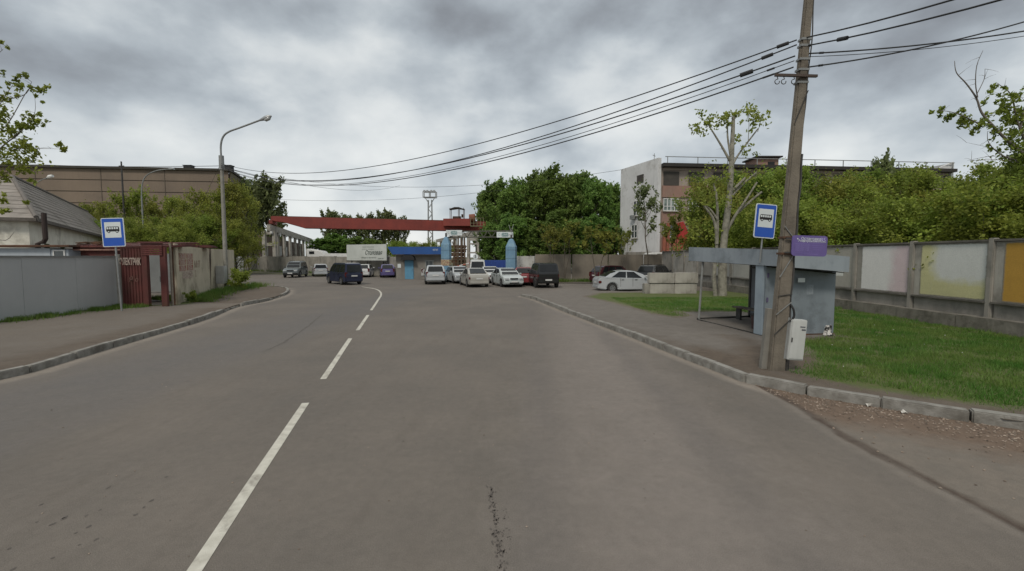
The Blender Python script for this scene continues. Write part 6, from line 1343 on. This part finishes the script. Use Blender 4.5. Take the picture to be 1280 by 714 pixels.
for i, (px, py, Y, w) in enumerate(((609, 238, 94, .75), (620, 228, 90, .85), (634, 232, 76, 1), (652, 228, 82, 1), (672, 222, 78, 1), (690, 214, 84, 1), (706, 224, 76, 1), (724, 219, 82, 1), (742, 226, 76, 1), (758, 232, 82, .95), (770, 246, 88, .8))):
    tpix('grove', 15, px, Y, py+7, 'dense dark green poplar in the big grove, '+('leftmost beside the crane cab', 'behind the platform railing', 'above the right blue pillar', 'just right of the right blue pillar', 'above the whitewashed wall', 'tallest above the black jeep', 'above the first roadside tree', 'right of the tallest crown', 'above the second roadside tree', 'near the office end wall', 'touching the office end wall')[i], grp='poplars of the dark grove', w=w)
for i, (px, py, Y) in enumerate(((617, 285, 74), (640, 275, 64), (668, 280, 64), (696, 272, 64), (722, 280, 64), (748, 276, 66), (766, 288, 66))):
    tpix('grove', 15, px, Y, py, 'low dark tree at the foot of the grove '+('over the blue container', 'behind the right blue pillar', 'over the whitewashed wall', 'behind the first roadside tree', 'between the roadside trees', 'behind the second roadside tree', 'against the office end wall')[i], grp='low trees at the grove foot', w=1.5)
G3 = 'young trees along the right yard wall'
tpix('road', 5.4, 689, 40.5, 276, 'young roadside tree with rusty green tufts right of the black jeep', grp=G3, w=1.0); tpix('road', 5.4, 704, 41.5, 277, 'second slim roadside tree with rusty tufts by the black jeep', grp=G3, w=.9)
tpix('road', 5.4, 747, 38.5, 277, 'bushier young roadside tree left of the silver sedan', grp=G3, w=1.2)
tpix('roadg', 9.0, 809, 41.5, 221, 'taller young tree with pale trunk before the office corner', grp=G3, w=.85)
tpix('road', 5.4, 780, 42, 284, 'thin sapling in front of the office end wall', grp=G3, w=.6); tpix('road', 5.4, 836, 42, 270, 'leaning thin tree in front of the office front', grp=G3, w=.9)
tree('shrub', gp(291, 366).x, gp(291, 366).y+1.0, .95, 'small green shrub at the foot of the street lamp', cat='shrub'); tree('shrub', gp(246, 381).x-.3, gp(246, 381).y, .42, 'weedy green shrub growing at the beige slab wall', cat='shrub')
# thicket behind the mural wall
W4 = [('olive', 8, 893, 42, 246), ('bush', 7, 906, 38, 226), ('olive', 8, 925, 36, 222), ('bush', 7, 955, 36, 214), ('olive', 8, 985, 34, 212), ('bush', 7, 1015, 33, 214), ('olive', 8, 1045, 32, 216), ('bush', 7, 1078, 34, 212), ('mid', 15, 1098, 42, 197), ('bush', 7, 1112, 31, 215), ('olive', 8, 1145, 31, 218), ('bush', 7, 1178, 30, 219), ('olive', 8, 1205, 29, 208), ('bush', 7, 1236, 28, 214), ('bush', 7, 1262, 26, 206), ('bush', 7, 1292, 24, 192), ('olive', 8, 1320, 24, 190)]
pl = ['beside the red machine', 'left of the pruned poplar', 'behind the pruned poplar', 'left of the bus stop sign plate', 'behind the utility pole shaft', 'just right of the utility pole', 'above the purple route board', 'left of the pale crowned tree', 'the one with a pale crown above the roof railing', 'right of the pale crowned tree', 'under the far end of the roof railing', 'at the far end of the office roof', 'just past the office roof end', 'left of the bare branched tree', 'beneath the bare branched tree', 'at the right picture edge', 'past the right picture edge']
for i, (k_, H_, px, Y, py) in enumerate(W4): tpix(k_, H_, px, Y, py, 'leafy tree in the thicket '+pl[i], grp='tall trees of the thicket behind the mural wall', w=(1.12 if k_ != 'mid' else .45))
W5 = [('bushy', 5, 888, 33, 296), ('bushy', 5, 904, 31, 285), ('bushy', 5, 1000, 26, 262), ('bushy', 5, 1030, 24, 250), ('bushy', 5, 1065, 23, 262), ('bushy', 5, 1098, 22, 272), ('bushy', 5, 1130, 21.5, 254), ('bushy', 5, 1165, 21, 270), ('bushy', 5, 1200, 20, 248), ('bushy', 5, 1240, 19.5, 266), ('bushy', 5, 1280, 19, 240), ('bushy', 5, 960, 28, 265), ('bushy', 5, 928, 29, 275)]
pl = ['by the red machine', 'left of the pruned poplar trunk', 'just right of the utility pole', 'above the purple route board', 'above the whitish wall patches', 'above the pink panel left edge', 'above the pink panel', 'above the yellow panel left part', 'above the yellow panel right part', 'above the ochre panel', 'at the right edge above the ochre panel', 'behind the bus stop sign pole', 'right of the pruned poplar trunk']
for i, (k_, H_, px, Y, py) in enumerate(W5):
    Y = 17.6/((px-640)/F)
    tpix(k_, H_, px, Y, py, 'yellow-green bush leaning over the mural wall '+pl[i], cat='bush', grp='bushes directly behind the mural wall', w=1.25)
# hand-shaped trees from traced limbs, each with its own depth
def limb_tree(name, label, Y, limbs, clumps, m, lm, ls, base=None, dep=.35, lab_b='branches', twn=0):
    rs = random.Random(11); b0 = limbs[0][0][0]; q = at(*b0, Y); t = thing(name, label, 'tree', (q.x, Y, 0)); ch = []
    for P, r0, r1 in limbs:
        dy = rs.uniform(-dep, dep); Q = [at(*p, Y)+V((0, dy*i/(len(P)-1), 0)) for i, p in enumerate(P)]; Q = catmull(Q, 4) if len(Q) > 2 else Q; n = len(Q)
        ch.append((Q, [r0+(r1-r0)*i/(n-1) for i in range(n)]))
        for k in range(twn):
            b = Q[rs.randint(n//3, n-1)]; d_ = V((rs.uniform(-1, 1), rs.uniform(-1, 1), rs.uniform(-.3, .8))).normalized()*rs.uniform(.15, .5); ch.append(([b, b+d_*.5+V((0, 0, .02)), b+d_], [r1*.8+.003, .004, .002]))
    base = wloc(t); ch = [([p-base for p in Q], r) for Q, r in ch]
    o = bpy.data.objects.new('trunk', tube_mesh('trunk', ch, m, 8)); COL.objects.link(o); o.parent = t
    C = []
    for (px, py, rad, n) in clumps:
        c = at(px, py, Y); rr = rad/F*Y; k = max(1, n//14)
        for j in range(k):
            cc = np.array(c-base)+RNG.normal(size=3)*rr*.55*np.array([1, 1, .9]); C.append(cc+RNG.normal(size=(14, 3))*rr*.20)
    o = bpy.data.objects.new('crown', quads_mesh('crown', np.concatenate(C), ls, lm)); COL.objects.link(o); o.parent = t; return t
limb_tree('pruned_poplar', 'tall pale-barked poplar with sawn off limbs behind the bus shelter', 26.2, [
    ([(903, 376), (903, 330), (905, 300), (912, 240), (915, 180), (916.5, 146)], .28, .09), ([(895, 376), (893, 345), (897, 300), (897, 250), (892, 228)], .13, .05),
    ([(896, 305), (894, 284), (888, 270), (878, 258)], .11, .05), ([(897, 275), (890, 263), (883, 256)], .06, .04), ([(914, 240), (930, 223)], .09, .07), ([(915, 245), (932, 228), (949, 214)], .07, .04),
    ([(908, 290), (918, 270), (928, 254), (943, 229)], .10, .05), ([(922, 266), (934, 255), (952, 240)], .09, .06), ([(914, 204), (900, 180), (884, 155)], .09, .03), ([(914, 200), (910, 170), (911, 150)], .07, .03),
    ([(916, 206), (925, 192), (951, 159)], .07, .035), ([(884, 155), (878, 150), (872, 148)], .02, .01), ([(947, 165), (952, 150), (950, 140)], .02, .008), ([(935, 180), (936, 150), (932, 135)], .02, .008)],
    [(876, 158, 11, 170), (890, 152, 10, 120), (905, 150, 10, 170), (922, 146, 9, 110), (935, 138, 10, 130), (947, 150, 10, 150), (952, 142, 7, 60), (925, 175, 9, 70), (935, 190, 10, 60), (884, 248, 20, 260), (868, 240, 12, 90), (895, 225, 18, 240), (930, 240, 22, 200), (945, 262, 18, 200), (878, 285, 18, 220)], barkpale, LEAF['olive'], .13, twn=3)
limb_tree('bare_branch_tree', 'loose tree at the right edge with bare upper branches', 16.5, [
    ([(1330, 330), (1310, 250), (1290, 200)], .16, .10), ([(1290, 200), (1262, 178), (1240, 155), (1228, 140), (1222, 122), (1210, 104), (1198, 90), (1196, 75)], .055, .008), ([(1222, 122), (1216, 106), (1214, 85), (1218, 68)], .02, .006), ([(1221, 118), (1228, 100), (1227, 88)], .014, .005),
    ([(1240, 155), (1220, 155), (1200, 148), (1180, 143), (1161, 142)], .03, .006), ([(1290, 200), (1270, 150), (1262, 120), (1244, 106)], .04, .008), ([(1275, 165), (1276, 130), (1285, 110)], .03, .01), ([(1290, 205), (1255, 196), (1235, 180), (1232, 165)], .03, .005), ([(1285, 205), (1250, 200), (1212, 201)], .02, .004), ([(1262, 196), (1240, 195), (1213, 200)], .015, .003), ([(1255, 196), (1246, 186), (1213, 177)], .012, .003)],
    [(1164, 142, 5, 28), (1176, 141, 6, 56), (1190, 146, 7, 98), (1203, 150, 8, 126), (1215, 155, 8, 120), (1228, 157, 8, 110), (1205, 137, 4, 28), (1238, 120, 7, 56), (1247, 110, 7, 60), (1256, 122, 8, 90), (1265, 130, 9, 110), (1252, 140, 10, 130), (1262, 150, 10, 130), (1274, 118, 8, 90), (1272, 138, 10, 120), (1248, 165, 9, 110), (1240, 185, 7, 60), (1268, 175, 12, 240), (1280, 160, 12, 240), (1290, 190, 20, 600), (1275, 205, 14, 400), (1300, 140, 20, 400)], twigm, LEAF['green'], .09, twn=4)
limb_tree('roadside_maple', 'branches of a leafy tree reaching in at the left edge', 17.5, [
    ([(-60, 420), (-50, 260), (-40, 200)], .16, .09), ([(-40, 230), (0, 185), (18, 170), (30, 158), (40, 155)], .03, .008), ([(-40, 210), (-10, 165), (12, 158), (40, 115), (52, 112)], .025, .006), ([(-40, 190), (-10, 122), (12, 122), (28, 115), (33, 100)], .025, .006), ([(-20, 165), (5, 128), (22, 108)], .02, .005),
    ([(-40, 235), (10, 190), (40, 185), (72, 185)], .02, .004), ([(18, 170), (35, 160), (50, 143), (53, 122)], .014, .004), ([(-40, 240), (10, 215), (30, 205)], .02, .005), ([(-60, 260), (0, 300), (20, 290)], .02, .005), ([(-40, 180), (-10, 80), (0, 60)], .02, .005)],
    [(26, 96, 6, 60), (15, 105, 8, 70), (34, 106, 6, 50), (10, 120, 7, 70), (55, 115, 7, 80), (50, 124, 4, 28), (40, 150, 8, 120), (30, 158, 8, 130), (52, 156, 6, 56), (12, 165, 10, 150), (3, 145, 10, 90), (22, 180, 10, 140), (38, 186, 9, 120), (72, 183, 6, 60), (78, 181, 4, 28), (8, 195, 12, 200), (38, 200, 6, 56), (20, 208, 10, 80), (2, 220, 10, 110), (40, 225, 7, 28), (2, 55, 4, 28), (0, 92, 5, 30), (6, 248, 8, 60), (38, 251, 4, 28), (4, 262, 7, 42), (-20, 180, 30, 700), (-25, 110, 25, 300)], twigm, LEAF['yellow'], .10, twn=3)
